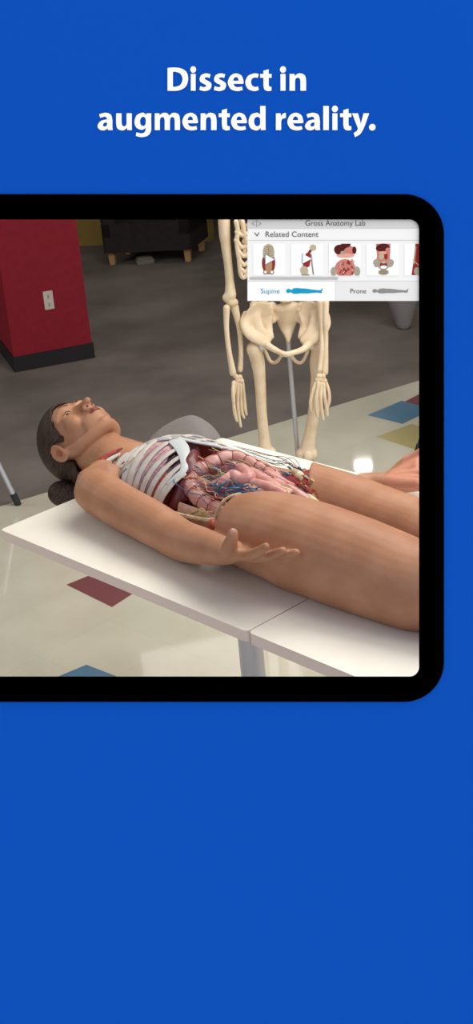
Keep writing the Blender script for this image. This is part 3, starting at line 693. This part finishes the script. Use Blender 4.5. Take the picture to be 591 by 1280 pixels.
leg([(317, 436, 0), (322, 452, 0), (325, 478, 0), (327, 515, 0), (330, 548, 0), (332, 566, 0)], [9.5, 9, 7.2, 6.6, 7.4, 10], [(327, 431, 0)], 0, 1)
leg([(399, 436, .02), (396, 452, .02), (396, 475, .02), (392, 515, .02), (387, 545, .02), (383, 566, .02)], [9.5, 9.5, 8, 7.4, 8, 11], [(387, 430, .01)], 0, -1)

# ---------------------------------------------------------------- the lying figure
per = empty('person', A0, (0, 0, TROT), 'person lying face up on cream table, dark hair bun, opened torso showing ribs and bowel', 'person')
HS = 1.10
HR = Euler((math.radians(0), math.radians(2.5), math.radians(1.7)), 'XYZ').to_matrix()
HO = V((-.084, .358, .108))
def Hh(p):
    p = V(p)
    if p.x > .035: p.x = .035+(p.x-.035)*.86
    return HO + HR @ (p*HS)
body = MB(); head = MB()
head.ell((-.035, 0, -.005), (.092, .074, .095), n=28, m=18)
head.ell((-.045, 0, .035), (.052, .062, .054), n=28, m=18)
head.ell((.02, 0, .028), (.082, .060, .062), n=28, m=18)
head.cap_tube([(.02, -.062, .0), (.055, -.056, .014), (.088, -.032, .045), (.101, 0, .066), (.088, .032, .045), (.055, .056, .014), (.02, .062, 0)], [.016, .018, .018, .019, .018, .018, .016], 14, smooth=4)
head.ell((.101, 0, .072), (.015, .019, .016))
head.ell((.064, 0, .06), (.036, .042, .036))
for sg in (-1, 1):
    head.ell((.018, sg*.037, .062), (.03, .022, .024))
    head.cap_tube([(-.031, sg*.012, .085), (-.034, sg*.034, .082), (-.024, sg*.054, .064)], [.010, .011, .009], 10, smooth=4)
    head.cap_tube([(-.014, sg*.018, .078), (-.0195, sg*.03, .083), (-.012, sg*.046, .072)], .0055, 8, smooth=4)
    head.cap_tube([(-.008, sg*.018, .076), (-.003, sg*.03, .079), (-.008, sg*.046, .070)], .0048, 8, smooth=4)
    head.ell((.034, sg*.0115, .099), (.009, .0072, .008))
    # ear
    ring_ = [(.004+.029*math.cos(a_), sg*(.080+.007*max(0, -math.sin(a_))), -.003+.0155*math.sin(a_)-.003*math.cos(a_)) for a_ in [2*PI*k/16 for k in range(17)]]
    head.tube(ring_, .0044, 8)
    head.ell((.002, sg*.077, -.004), (.027, .0062, .0135)); head.ell((.030, sg*.080, .002), (.009, .005, .007))
head.cap_tube([(-.018, 0, .083), (.004, 0, .096), (.022, 0, .108), (.033, 0, .116)], [.008, .0072, .0080, .0092], 12, smooth=4)
head.cap_tube([(.036, 0, .1), (.048, 0, .093)], [.009, .006], 10)
head.cap_tube([(.058, -.020, .086), (.0555, -.008, .0965), (.056, 0, .0965), (.0555, .008, .0965), (.058, .020, .086)], [.003, .0046, .0044, .0046, .003], 10, smooth=4)
head.cap_tube([(.066, -.017, .085), (.067, -.007, .094), (.067, .007, .094), (.066, .017, .085)], [.003, .0050, .0050, .003], 10, smooth=4)
head.ell((.062, 0, .08), (.02, .026, .014))
head.xf(Hh)
body.add(head.v, head.f)
# neck
body.cap_tube([Hh((-.0, 0, -.03)), Hh((.06, 0, -.012)), Hh((.12, 0, -.018)), V((.12, .365, .075)), V((.17, .37, .06))], [.058, .062, .064, (.062, .085), (.05, .13)], 24, smooth=5, up=(0, 0, 1))
def pj(l, **k): return [on(x, y, t) for x, y, t in l]
# near shoulder, arm
NA = pj([(133, 603, .235), (120, 612, .205), (152, 633, .185), (180, 648, .168), (203, 661, .158), (226, 675, .148), (250, 682, .132), (272, 687, .112), (290, 690, .098)])
body.cap_tube([V((.10, .30, .07)), V((.125, .255, .08))], [.04, .052], 20)
body.cap_tube(NA, [.052, .059, .056, .054, .051, .048, .043, .034, (.024, .029)], 24, smooth=4)
# far shoulder, arm
FA = [V((.10, .42, .075)), V((.14, .485, .065)), V((.24, .525, .052)), V((.34, .555, .040)), V((.42, .575, .034)), V((.52, .60, .034)), V((.60, .64, .034))]+pj([(462, 603, .69), (478, 602, .71)])
body.cap_tube(FA, [.045, .05, .046, .038, .034, .033, .028, .024, (.022, .026)], 20, smooth=4)
# upper chest and back slab
body.cap_tube([V((.11, .37, .055)), V((.2, .37, .045)), V((.35, .37, .038)), V((.48, .37, .038)), V((.58, .37, .045)), V((.68, .37, .05))],
              [(.05, .13), (.045, .14), (.036, .135), (.036, .13), (.042, .14), (.048, .15)], 28, smooth=4, up=(0, 0, 1))
# near thigh and leg
NT = pj([(318, 664, .235), (345, 670, .235), (375, 681, .235), (400, 689, .235), (425, 698, .235), (450, 707, .24), (485, 720, .245), (522, 733, .25)])
body.cap_tube(NT + [V((1.23, .265, .082)), V((1.31, .27, .07)), V((1.42, .27, .068)), V((1.56, .27, .05)), V((1.64, .27, .045))],
              [.090, .098, .103, .102, .101, .100, .096, .092, .078, .067, .062, .042, .036], 32, smooth=4)
body.cap_tube([V((1.62, .27, .05)), V((1.66, .265, .14)), V((1.67, .262, .22))], [(.036, .036), (.034, .045), (.016, .04)], 16, smooth=4)
# far thigh: flat cut at its upper end
cutT = .50
FT0 = on(400, 611, .47); 
FTc = [V((.636, .472, .080)), V((.74, .467, .079)), V((.80, .463, .079)), V((.90, .458, .077)), V((1.02, .455, .073)), V((1.14, .453, .070)), V((1.26, .452, .063)), V((1.40, .452, .060)), V((1.56, .45, .05)), V((1.64, .45, .045))]
ftm = MB(); ftm.tube(*spline(FTc, [.077, .078, .076, .072, .069, .067, .062, .060, .042, .036], 4), n=32)
def slantcut(p):
    w_ = max(0, min(1, 1-(p.x-.636)/.16)); return V((p.x+w_*(.48-p.y)*.75, p.y, p.z))
ftm.xf(slantcut); body.add(ftm.v, ftm.f)
body.cap_tube([V((1.62, .45, .05)), V((1.66, .455, .14)), V((1.67, .458, .22))], [(.036, .036), (.034, .045), (.016, .04)], 16, smooth=4)
body.cap_tube([V((.60, .43, .045)), V((.70, .46, .05))], [.042, .048], 20)
# near hand
wr = on(288, 690, 0.112)
kn = [on(309, 695, 0.088), on(310, 696, 0.108), on(309, 693, 0.128), on(306, 690, 0.148)]
for k_ in kn: body.cap_tube([wr.lerp(k_, .1), k_], [.018, .0115], 12)
body.cap_tube([wr+V((-.012, .0, .002)), (kn[1]+kn[2])/2-V((.01, 0, -.001))], [(.018, .03), (.013, .034)], 16, up=(0, 0, 1))
fing = [([(309, 695, 0.088), (320, 691, 0.084), (326.5, 687.5, 0.084), (332, 683.5, 0.085)], [.0128, .0116, .0106, .0094]),
        ([(310, 696, 0.108), (327, 696, 0.106), (341, 693.5, 0.106), (353, 688.5, 0.107)], [.0126, .0116, .0108, .0093]),
        ([(310, 694, 0.128), (333, 695.5, 0.127), (353, 693.5, 0.127), (370, 690.8, 0.127)], [.0122, .0110, .0102, .0088]),
        ([(306, 689, 0.150), (320, 682.5, 0.154), (333, 682, 0.156), (345, 682.5, 0.157)], [.0100, .0090, .0084, .0070])]
for p_, r__ in fing: body.cap_tube(pj(p_), r__, 14, smooth=4)
TH = pj([(288, 691, 0.087), (287, 683, 0.074), (289.5, 674, 0.070), (291, 666.5, 0.072)])
body.cap_tube(TH, [.022, .0175, .0134, .0115], 14, smooth=4)
body.cap_tube([TH[0], kn[0]], [.019, .010], 12)
# far hand
wf = on(478, 602, .715)
kf = [on(520, 607, .70), on(522, 600, .72), on(524, 592, .745), on(520, 583, .77)]
for i, k_ in enumerate(kf):
    body.cap_tube([wf, k_], [.021, .0125], 12)
    tipf = k_+V((.085, .01+.012*i, .02)); body.cap_tube([k_, k_.lerp(tipf, .5)+V((0, 0, .004)), tipf], [.0118, .0102, .0085], 12, smooth=3)
body.cap_tube([wf, on(500, 606, .70), on(524, 606, .695)], [.021, .0195, .016], 14, smooth=4)
body.cap_tube([wf+V((0, .01, .0)), on(492, 592, .76), on(506, 578, .785), on(520, 569, .80), on(532, 560, .81)], [.018, .0155, .0135, .0115, .009], 14, smooth=4)
body.cap_tube([wf, on(505, 588, .76), on(522, 580, .775)], [(.012, .03)]*3, 14, up=(0, 0, 1))
bo = remeshed(body, 'body', M['skin'], per, .0036, 4, .5)
# back of the far palm and fingertips carry a pinker tone: second material slot chosen by region
bo.data.materials.append(M['skin_pink'])
for v in bo.data.vertices:
    if v.co.x > -.01 and v.co.z < .001: v.co.z = .001
for p in bo.data.polygons:
    c = p.center
    if c.y > .66 and c.x > .67: p.material_index = 1

# face parts
def hp(name, mb, m): mb.xf(Hh); return mb.build(name, m, per)
for sg in (-1, 1):
    mb = MB(); mb.ell((-.0105, sg*.031, .0695), (.0125, .0125, .0125), n=20, m=14); mb.xf(Hh); ey = mb.build('eye', M['eye_white'], per)
    mb = MB(); mb.ell((-.0105, sg*.031, .0775), (.0072, .0072, .0056)); mb.xf(Hh); mb.build('iris', M['iris'], ey)
    mb = MB(); mb.cap_tube([(-.010, sg*.016, .0805), (-.0165, sg*.030, .0865), (-.011, sg*.047, .0755)], .0012, 6, smooth=4); hp('eyelashes', mb, M['hair'])
    mb = MB(); mb.cap_tube([(-.031, sg*.014, .0945), (-.039, sg*.032, .0915), (-.033, sg*.053, .0725)], [(.0018, .0024), (.002, .0026), (.0012, .0014)], 8, smooth=5); hp('eyebrow', mb, M['brow'])
mb = MB()
mb.cap_tube([(.0605, -.020, .0880), (.0570, -.007, .0998), (.0580, 0, .0995), (.0570, .007, .0998), (.0605, .020, .0880)], [.0012, .0036, .0034, .0036, .0012], 10, smooth=4)
mb.cap_tube([(.0635, -.018, .0880), (.0655, -.007, .0980), (.0655, .007, .0980), (.0635, .018, .0880)], [.0012, .0040, .0040, .0012], 10, smooth=4)
hp('lips', mb, M['lips'])
for sg in (-1, 1):
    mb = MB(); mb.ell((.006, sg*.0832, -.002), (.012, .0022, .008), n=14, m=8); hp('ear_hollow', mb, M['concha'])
    mb = MB(); mb.ell((.0405, sg*.0075, .1058), (.0030, .0022, .0022), n=10, m=6); hp('nostril', mb, M['brow'])
# hair: swept back cap with a low bun
def hairline(X, Y):
    Z = .088-.80*(X+.085)
    if X > -.004: Z = .023-1.5*(X+.004)
    return Z-.10*max(0, (.05-abs(Y)))*0
me = bmesh.new()
h0 = MB(); h0.ell((-.042, 0, -.012), (.103, .083, .106), n=160, m=110)
h0.ell((.02, 0, -.045), (.07, .068, .072), n=100, m=60)
hm = bpy.data.meshes.new('h'); hm.from_pydata([tuple(p) for p in h0.v], [], h0.f)
me.from_mesh(hm)
def inhair(c):
    X, Y, Z = c
    hl = .088-.62*(X+.085) if X < .0 else .035-1.75*X
    if X < -.05: hl = .088-.62*(X+.085)+.0
    hl += .0035*math.sin(X*420+Z*200)+.002*math.sin(X*1300)
    near_ear = (X-.004)**2/.036**2+(Z+.003)**2/.024**2 < 1 and abs(Y) > .05
    return Z < hl and not near_ear and X < .085
bmesh.ops.delete(me, geom=[f for f in me.faces if not inhair(f.calc_center_median())], context='FACES')
for it in range(10):
    bv = [v for v in me.verts if v.is_boundary]; new = {}
    for v in bv:
        nb = [e.other_vert(v).co for e in v.link_edges if e.is_boundary]
        if len(nb) == 2: new[v] = (nb[0]+nb[1]+v.co)/3
    for v, c in new.items(): v.co = c
me.to_mesh(hm); me.free()
for v in hm.vertices: v.co = Hh(v.co)
hm.materials.append(M['hair'])
for p in hm.polygons: p.use_smooth = True
hair = bpy.data.objects.new('hair', hm); COL.objects.link(hair); hair.parent = per
so_ = hair.modifiers.new('s', 'SOLIDIFY'); so_.thickness = .006; so_.offset = -1
bc = on(80, 617, .29)
mb = MB(); mb.ell(bc, (.050, .042, .036), n=32, m=18); mb.ell(bc+V((.035, .0, .004)), (.035, .036, .030), n=24, m=14)
hb = mb.build('hair_bun', M['hair'], per)

# torso interior -----------------------------------------------------------
def ntube(name, pts, rad, m, n=8, sm=4, parent=per):
    mb = MB(); mb.cap_tube(pts, rad, n, smooth=sm); return mb.build(name, M[m], parent)
# chest profile: centre line t, top height z along s
CT = .372
def lerp_tab(tab, s):
    if s <= tab[0][0]: return tab[0][1]
    for (a_, b_), (c_, d__) in zip(tab, tab[1:]):
        if s <= c_: return b_+(d__-b_)*(s-a_)/(c_-a_)
    return tab[-1][1]
TOP = [(.03, .085), (.097, .112), (.167, .146), (.22, .172), (.286, .185), (.354, .176), (.434, .160), (.52, .146), (.61, .134), (.70, .128), (.80, .115)]
HWT = [(.06, .085), (.12, .118), (.2, .140), (.3, .152), (.4, .154), (.5, .146), (.6, .15)]
def shell(s, a_, k=1.0, zc=.062):
    """point on the torso surface: a_ = 0 at the midline top, +-90 deg at the flanks"""
    h = lerp_tab(TOP, s)-zc; w_ = lerp_tab(HWT, s)
    return V((s, CT+w_*k*math.sin(a_), zc+h*k*math.cos(a_)))
def sheet(name, m, s0, s1, a0, a1, k, ns=20, na=20, th=.003, parent=per, fn=None):
    mb = MB(); vs = []
    for kk in (k, k-th/.12):
        for i in range(ns+1):
            for j in range(na+1):
                s = s0+(s1-s0)*i/ns; a_ = math.radians(a0+(a1-a0)*j/na); vs.append(shell(fn(s, a_) if fn else s, a_, kk))
    N = (ns+1)*(na+1); q = na+1; fs = []
    for i in range(ns):
        for j in range(na):
            b_ = i*q+j; fs += [(b_, b_+1, b_+q+1, b_+q), (N+b_, N+b_+q, N+b_+q+1, N+b_+1)]
    for i in range(ns): fs += [(i*q, (i+1)*q, N+(i+1)*q, N+i*q), (i*q+na, N+i*q+na, N+(i+1)*q+na, (i+1)*q+na)]
    for j in range(na): fs += [(j, N+j, N+j+1, j+1), (ns*q+j, ns*q+j+1, N+ns*q+j+1, N+ns*q+j)]
    mb.add(vs, fs); return mb.build(name, M[m], parent)
SL = .115   # how much further down the body a rib's side end lies than its front end
def slant(s, a_): return s+SL*min(1, abs(math.sin(a_)))
# lungs
for sg in (-1, 1):
    mb = MB(); vs = []
    for i in range(17):
        s = .09+.22*i/16; c0 = shell(s, math.radians(sg*48), .50)
        for j in range(20):
            q = 2*PI*j/20; e_ = math.sin(PI*min(1, (i+.6)/17))**.5
            vs.append(V((s+.06*abs(math.sin(math.radians(sg*40)))*(.6), CT+sg*.068+.06*e_*math.cos(q)*(lerp_tab(HWT, s)/.15), .088+(lerp_tab(TOP, s)-.062)*.68*e_*math.sin(q)*.9)))
    fs = [(i*20+j, i*20+(j+1) % 20, (i+1)*20+(j+1) % 20, (i+1)*20+j) for i in range(16) for j in range(20)]+[list(range(20)), list(range(16*20, 17*20))]
    mb.add(vs, fs); mb.build('lung', M['lung'], per)
sheet('intercostal_tissue', 'lung', 0, 1, -95, 95, .975, fn=lambda f, a_: (.06+.09*abs(math.sin(a_)))*(1-f)+(.292+.076*abs(math.sin(a_)))*f)
# ribs
RLAT = pj([(142, 599, .235), (149, 604, .235), (157, 610, .235), (165, 617, .235), (172, 620, .235), (181, 624, .235), (190, 627, .235), (199, 631, .235), (206, 635, .24), (212, 640, .25)])
RMED = pj([(165, 566, .36), (174, 561, .36), (184, 557, .36), (195, 554, .36), (209, 557, .345), (221, 559, .34), (229, 568, .33), (233, 580, .315), (234, 592, .30), (232, 604, .285)])
def rib_pts(i, sg, ds=0, k=1.0, n=14):
    i0 = int(i); f = i-i0; i1 = min(i0+1, 9)
    la = RLAT[i0].lerp(RLAT[i1], f); md = RMED[i0].lerp(RMED[i1], f)
    w0 = lerp_tab(HWT, md.x); am = math.asin(max(-1, min(1, (CT-md.y)/w0)))
    am = max(am, math.radians(4)); out = []
    for q in range(n+1):
        a_ = am+(math.radians(104)-am)*q/n; g = min(1.15, (a_-am)/(math.radians(78)-am))
        out.append(shell(md.x+(la.x-md.x)*g**.9+ds, sg*a_, k))
    return out
RS = RLAT
for i in range(10):
    for sg in (-1, 1):
        pts = rib_pts(i, sg)
        mb = MB(); mb.cap_tube(pts, [(.0030, .0080)]*4+[(.0030, .0094)]*11, 10, up=(pts[0]-V((pts[0].x, CT, 0))).normalized()); mb.build('rib', M['bone_rib'], per)
# sternum with the costal margin
mb = MB()
mb.cap_tube([shell(s, 0, 1.0)+V((0, 0, .0)) for s in (.06, .085, .12, .16, .20, .245, .268)], [(.004, .022), (.005, .026), (.005, .017), (.005, .017), (.005, .018), (.005, .013), (.003, .006)], 14, smooth=4, up=(0, 0, 1))
mb.build('sternum', M['cartilage'], per)
for sg in (-1, 1):
    mp_ = pj([(219, 549, .365), (227, 560, .35), (231, 574, .33), (233, 589, .31), (231, 603, .29), (224, 619, .27), (214, 636, .25)])
    pts = [shell(q.x, sg*math.asin(min(1, (CT-q.y)/lerp_tab(HWT, q.x))), 1.01) for q in mp_]
    mb = MB(); mb.cap_tube(pts, [(.004, w_*(1 if sg < 0 else .35)) for w_ in (.021, .019, .015, .012, .009, .007, .004)], 10, smooth=4, up=(0, 0, 1)); mb.build('costal_margin', M['cartilage'], per)
# dark red cut band round the neckline, white collar band
ntube('neck_muscle', pj([(113, 592, .225), (121, 581, .25), (132, 571.5, .285), (147, 564, .325), (168, 559.5, .37)]), [.005, .007, .008, .007, .004], 'muscle', 8, 5)
ntube('collar_bone', pj([(118, 594, .225), (127, 583, .25), (138, 574, .285), (151, 568, .325), (167, 563, .36)]), [.006, .0065, .006, .006, .005], 'bone_rib', 8, 5)
for k in range(16):
    m_ = ('vein', 'artery', 'lymph', 'vein')[k % 4]; f = random.random(); x = 124+22*f; y = 592-20*f+random.uniform(-1, 7)
    ntube(m_, pj([(x-3, y+4, .225+.07*f), (x+1, y, .228+.07*f), (x+6, y-5, .235+.07*f)]), random.choice((.0014, .0022)), m_, 6, 3)
sheet('upper_chest_vessel_bed', 'vein', .035, .075, -90, 90, .90, ns=8, fn=slant)
# abdominal wall: muscle on the far side, floor of the cavity
mb = MB(); vs = []
for i in range(21):
    s = .235+.33*i/20; top = shell(s, math.radians(6+44*(i/20)**.8), .985); bot = V((s, CT-.02+.05*i/20, .100))
    for j in range(7): f = j/6; vs.append(top.lerp(bot, f)+V((0, .018*math.sin(f*PI), -.010*math.sin(f*PI))))
n0 = len(vs); vs += [p+V((0, .006, -.004)) for p in vs]
fs = [(i*7+j, i*7+j+1, i*7+j+8, i*7+j+7) for i in range(20) for j in range(6)]; fs += [tuple(n0+q for q in f[::-1]) for f in fs]
mb.add(vs, fs); mb.build('far_abdominal_wall', M['muscle'], per)
sheet('near_flank', 'flank', .43, .62, -100, -70, .93)
mb = MB(); mb.cap_tube([V((.30, CT, .06)), V((.42, CT, .055)), V((.60, CT, .06)), V((.70, CT+.0, .07))], [(.02, .12), (.022, .13), (.03, .13), (.03, .11)], 24, smooth=4, up=(0, 0, 1)); mb.build('cavity_floor', M['muscle'], per)
pts = [shell(s, math.radians(a), 1.0) for s, a in ((.26, 2), (.30, 14), (.36, 24), (.43, 32), (.50, 38), (.57, 44), (.62, 50))]
ntube('far_wall_edge', pts, [(.0022, .0028)]*7, 'cartilage')
pts = [shell(s, math.radians(a), 1.0) for s, a in ((.375, -82), (.43, -84), (.50, -82), (.56, -74), (.585, -60))]
ntube('near_wall_edge', pts, [.004, .005, .006, .006, .006], 'fat')
# liver and gallbladder, stomach
mb = MB(); mb.cap_tube(pj([(218, 640, .255), (228, 622, .275), (234, 602, .30), (238, 584, .33), (242, 570, .36)]), [.024, .030, .032, .030, .018], 20, smooth=4)
remeshed(mb, 'liver', M['liver'], per, .005, 5)
mb = MB(); mb.cap_tube([V((.33, .46, .11)), V((.35, .43, .105)), V((.38, .40, .095))], [.03, .028, .018], 16, smooth=4); mb.build('stomach', M['stomach'], per)
ntube('gallbladder', pj([(259, 600, .33), (270, 598, .34), (279, 594, .35)]), [.009, .010, .007], 'gall')
# large bowel with its pouches
cp = pj([(279, 640, .27), (262, 633, .268), (250, 624, .27), (241, 612, .28), (239, 601, .30), (247, 590, .325), (259, 583, .35), (271, 577, .375), (284, 573, .40), (298, 574, .42), (312, 580, .43), (328, 588, .435), (345, 598, .43)])
P_, R__ = spline(cp, [1.0]*len(cp), 10)
L0 = 0; rad = []
for i, p in enumerate(P_):
    if i: L0 += (p-P_[i-1]).length
    rad.append(.0205*(.84+.18*abs(math.sin(L0*PI/.034))**.4))
mb = MB(); mb.cap_tube(P_, rad, 20)
L0 = 0; mb.mi = 1
for i in range(1, len(P_)-1):
    a_ = L0; L0 += (P_[i]-P_[i-1]).length
    if int(a_/.034) != int(L0/.034):
        d = (P_[i+1]-P_[i-1]).normalized(); x_ = d.orthogonal().normalized(); y_ = d.cross(x_)
        mb.tube([P_[i]+(x_*math.cos(q*PI/10)+y_*math.sin(q*PI/10))*(rad[i]+.0003) for q in range(21)], .0009, 6)
mb.build('large_bowel', [M['colon'], M['seam']], per)
ntube('bowel_band', [p+V((0, 0, .0195)) for p in P_[::6]], .0018, 'artery', 6, 3)
# small bowel loops
def loop(pts, r): ntube('small_bowel', pj(pts), r, 'bowel', 16, 6)
loop([(252, 603, .305), (262, 609, .305), (274, 606, .315), (284, 600, .33), (291, 594, .35)], [.013, .0155, .016, .0155, .014])
loop([(293, 595, .345), (302, 600, .345), (312, 597, .36), (304, 588, .385), (292, 587, .39)], .0155)
loop([(305, 590, .385), (318, 594, .39), (332, 602, .385), (346, 610, .375)], [.0155, .016, .016, .014])
loop([(318, 604, .35), (330, 608, .35), (342, 612, .35), (354, 617, .35)], [.012, .014, .014, .012])
loop([(335, 594, .415), (350, 602, .415), (364, 611, .41), (376, 620, .40)], [.014, .015, .014, .011])
loop([(268, 588, .365), (280, 586, .38), (292, 582, .395)], [.011, .012, .012])
loop([(300, 612, .33), (315, 614, .335), (330, 616, .34)], [.012, .013, .012])
loop([(262, 622, .30), (276, 619, .31), (292, 615, .32)], [.012, .013, .012])
ntube('mesentery', pj([(255, 612, .32), (275, 612, .33), (300, 606, .345), (330, 606, .355), (360, 616, .37)]), [(.006, .02)]*5, 'fat')
# bladder / pelvic muscle, groin bone and fat
loop([(345, 604, .40), (358, 610, .40), (370, 617, .395), (382, 624, .39)], [.014, .015, .014, .011])
for k in range(34):
    m_ = ('muscle2', 'artery', 'vein', 'muscle', 'bowel', 'fat', 'nerve')[k % 7]; y = random.uniform(594, 622); x = random.uniform(332, 366)+(y-594)*.3
    t = .418-(y-590)/35*.035
    ntube({'muscle2': 'muscle_fibre', 'muscle': 'muscle_fibre', 'fat': 'fat_lobe', 'bowel': 'tissue_strand'}.get(m_, m_), pj([(x-9, y-5, t), (x, y+random.uniform(-1.5, 1.5), t), (x+11, y+5+random.uniform(-2, 2), t)]), random.choice((.0009, .0014, .0024)), m_, 6, 4)
mb = MB(); mb.cap_tube([V((.575, .44, .066)), V((.61, .452, .072)), V((.65, .467, .076))], [.045, .060, .071], 28, smooth=4); mb.build('thigh_muscle', M['muscle'], per)
mb = MB(); mb.cap_tube([V((.56, .45, .045)), V((.63, .48, .05))], [.045, .05], 20); mb.build('hip_muscle', M['muscle2'], per)
mb = MB(); mb.cap_tube(pj([(366, 588, .455), (374, 594, .45), (380, 602, .44), (378, 612, .425), (384, 620, .41), (393, 628, .39)]), [.007, .011, .012, .010, .012, .010], 14, smooth=4); remeshed(mb, 'groin_fat', M['fat'], per, .004, 1)
ntube('gluteal_muscle', pj([(266, 655, .20), (279, 674, .20), (296, 693, .19), (312, 706, .165), (333, 720, .15)]), [.012, .013, .010, .007, .003], 'muscle2')
ntube('hip_edge_fat', pj([(270, 650, .225), (271, 640, .225), (277, 629, .235), (287, 621, .25), (300, 617.5, .27)]), .0038, 'fat')
# translucent breast envelope on the far side
mb = MB(); prof = []
bcen = V((.215, .455, .115)); vs = []; nn, mm = 32, 14
for j in range(mm+1):
    f = j/mm
    for k in range(nn):
        q = 2*PI*k/nn
        rr = math.cos(f*PI/2)**.75
        vs.append(bcen+V((.115*rr*math.cos(q)+.035*f, .085*rr*math.sin(q)+.01*f, .098*f**1.0)))
fs = [(j*nn+k, j*nn+(k+1) % nn, (j+1)*nn+(k+1) % nn, (j+1)*nn+k) for j in range(mm) for k in range(nn)]
mb.add(vs, fs)
M['veil'] = mat('translucent_envelope', (200, 200, 196), .5, .3, alpha=.22)
mb.build('breast_envelope', M['veil'], per)
# vessels and nerves over the organs
def topz(s, t):
    w_ = lerp_tab(HWT, s); x = max(-1, min(1, (t-CT)/w_)); return .062+(lerp_tab(TOP, s)-.062)*math.sqrt(max(0, 1-x*x))
random.seed(11)
def wander(name, m, s0, t0, s1, t1, r, amp=.012, lift=.002, low=0):
    n = 7; pts = []
    for k in range(n):
        f = k/(n-1); s = s0+(s1-s0)*f+random.uniform(-amp, amp)*.6; t = t0+(t1-t0)*f+random.uniform(-amp, amp)
        pts.append(V((s, t, topz(s, t)-low+lift+random.uniform(-.003, .003))))
    ntube(name, pts, r, m, 6, 4)
# chest: an artery and a vein between neighbouring ribs
for i in range(9):
    for m_, f, r in (('vein', .46, .0009), ('artery', .6, .0006)):
        ntube('intercostal_'+m_, rib_pts(i+f, -1, 0, .975)[1:], r, m_, 6, 2)
for i in (6, 7, 8):
    pts = rib_pts(i+.5, -1, 0, .985)[4:]
    ntube('intercostal_muscle', pts, [(.002, .0036)]*len(pts), 'muscle2', 6, 2)
for k in range(9):
    s = random.uniform(.06, .10); a1 = random.uniform(-100, -70)
    pts = [shell(slant(s+.01*j, 1), math.radians(a1+j*11), 1.03) for j in range(4)]
    ntube(('artery', 'vein', 'nerve')[k % 3], pts, .0016, ('artery', 'vein', 'nerve')[k % 3], 6, 3)
# abdominal webs
for k in range(120):
    m_ = ('vein', 'artery', 'nerve', 'artery', 'vein')[k % 5]
    s0 = random.uniform(.38, .54); t0 = random.uniform(.25, .44)
    wander(m_, m_, s0, t0, s0+random.uniform(.05, .16), t0+random.uniform(-.04, .07), random.choice((.0005, .0006, .0008, .0011)), .006, .004, random.choice((0, .006, .02)))
for k in range(16):
    s0 = random.uniform(.50, .62); t0 = random.uniform(.33, .43)
    m_ = ('vein', 'lymph', 'artery', 'lymph')[k % 4]
    wander(m_, m_, s0, t0, s0+random.uniform(.04, .10), t0+random.uniform(-.03, .04), random.choice((.0016, .0024)), .008, .002, .02)
# larger blue trunks under the small bowel
for pts, r in (([(255, 613, .30), (270, 614, .31), (288, 610, .32), (305, 608, .33)], .004), ([(262, 618, .295), (280, 616, .305), (300, 612, .32)], .0035),
               ([(300, 606, .335), (318, 610, .34), (338, 614, .345), (352, 622, .345)], .0025), ([(286, 588, .39), (295, 602, .36), (304, 610, .34)], .003)):
    ntube('vein', pj(pts), r, 'vein', 8, 4)
for k in range(14):
    x = random.uniform(256, 322); y = random.uniform(606, 617); t = random.uniform(.275, .30)
    ntube('mesenteric_vein', pj([(x-5, y-1, t), (x+1, y+random.uniform(-2, 2), t), (x+9, y+random.uniform(-5, 3), t+.01)]), random.choice((.0014, .0022)), 'vein', 6, 3)
ntube('vein', pj([(300, 590, .42), (320, 597, .42), (340, 606, .41), (350, 618, .39)]), .0022, 'vein', 8, 5)
# free net along the far flank
for k in range(9):
    m_ = ('vein', 'artery', 'vein')[k % 3]; y = random.uniform(-2, 6)
    pts = pj([(292+k*5, 556+k*2.4+y*.3, .47), (325+k*3, 565+k*1.7+y, .485), (350+k*2, 574+y, .485), (372+k*.6, 588+y*.8, .475)])
    ntube('flank_'+m_, pts, .0007, m_, 6, 4)
for k in range(8):
    m_ = ('vein', 'artery', 'nerve')[k % 3]
    s0 = .27+.03*k; pts = [shell(s0+.03*j, math.radians(16+9*j+k), 1.0) for j in range(5)]
    ntube(m_, pts, .0012, m_, 6, 3)
# groin bundle
for k in range(110):
    m_ = ('fat', 'artery', 'lymph', 'muscle2', 'vein', 'fat', 'muscle', 'nerve', 'vein', 'muscle2')[k % 10]; y = random.uniform(587, 630); f = random.random()
    x = (363+(y-584)*.36)*(1-f)+(386+(y-584)*.44)*f; t = .53
    while t > .36:
        q = on(x, y, t); g = min(1, max(0, (q.x-.58)/.085)); ax = V((q.x, .44+.027*g, .066+.010*g))
        if (V((0, q.y, q.z))-V((0, ax.y, ax.z))).length > .045+.027*g+.001 and t < .49: break
        t -= .002
    ntube({'muscle2': 'muscle_fibre', 'muscle': 'muscle_fibre', 'fat': 'fat_lobe'}.get(m_, m_), pj([(x-5, y-3+random.uniform(-2, 2), t), (x, y+0, t), (x+5, y+3+random.uniform(-2, 2), t)]),
          random.choice((.0014, .002, .003)), m_, 6, 3)
for pts, r in (([(380, 604, .44), (390, 606, .445), (400, 610, .45), (408, 615, .45)], .004), ([(366, 592, .47), (376, 598, .465), (386, 606, .455)], .0035)):
    ntube('femoral_vein', pj(pts), r, 'vein', 10, 4)
# near flank nerves
for k in range(14):
    x = random.uniform(240, 262); y = 640+(x-240)*.35+random.uniform(-6, 8); t = .235
    ntube('nerve', pj([(x-6, y+3, t), (x+3, y-3+random.uniform(-3, 3), t), (x+12, y+random.uniform(-5, 6), t)]), .0013, 'nerve', 6, 3)
# fingernails
for p_, r__ in fing:
    q = pj(p_); d = (q[-1]-q[-2]).normalized(); c = q[-1]+d*r__[-1]*.35
for c in (TH[-1]+V((.0055, -.0065, .007)),):
    mb = MB(); mb.ell(c, (.0052, .0052, .0075), n=14, m=8); mb.build('thumbnail_of_hand', M['nail'], per)
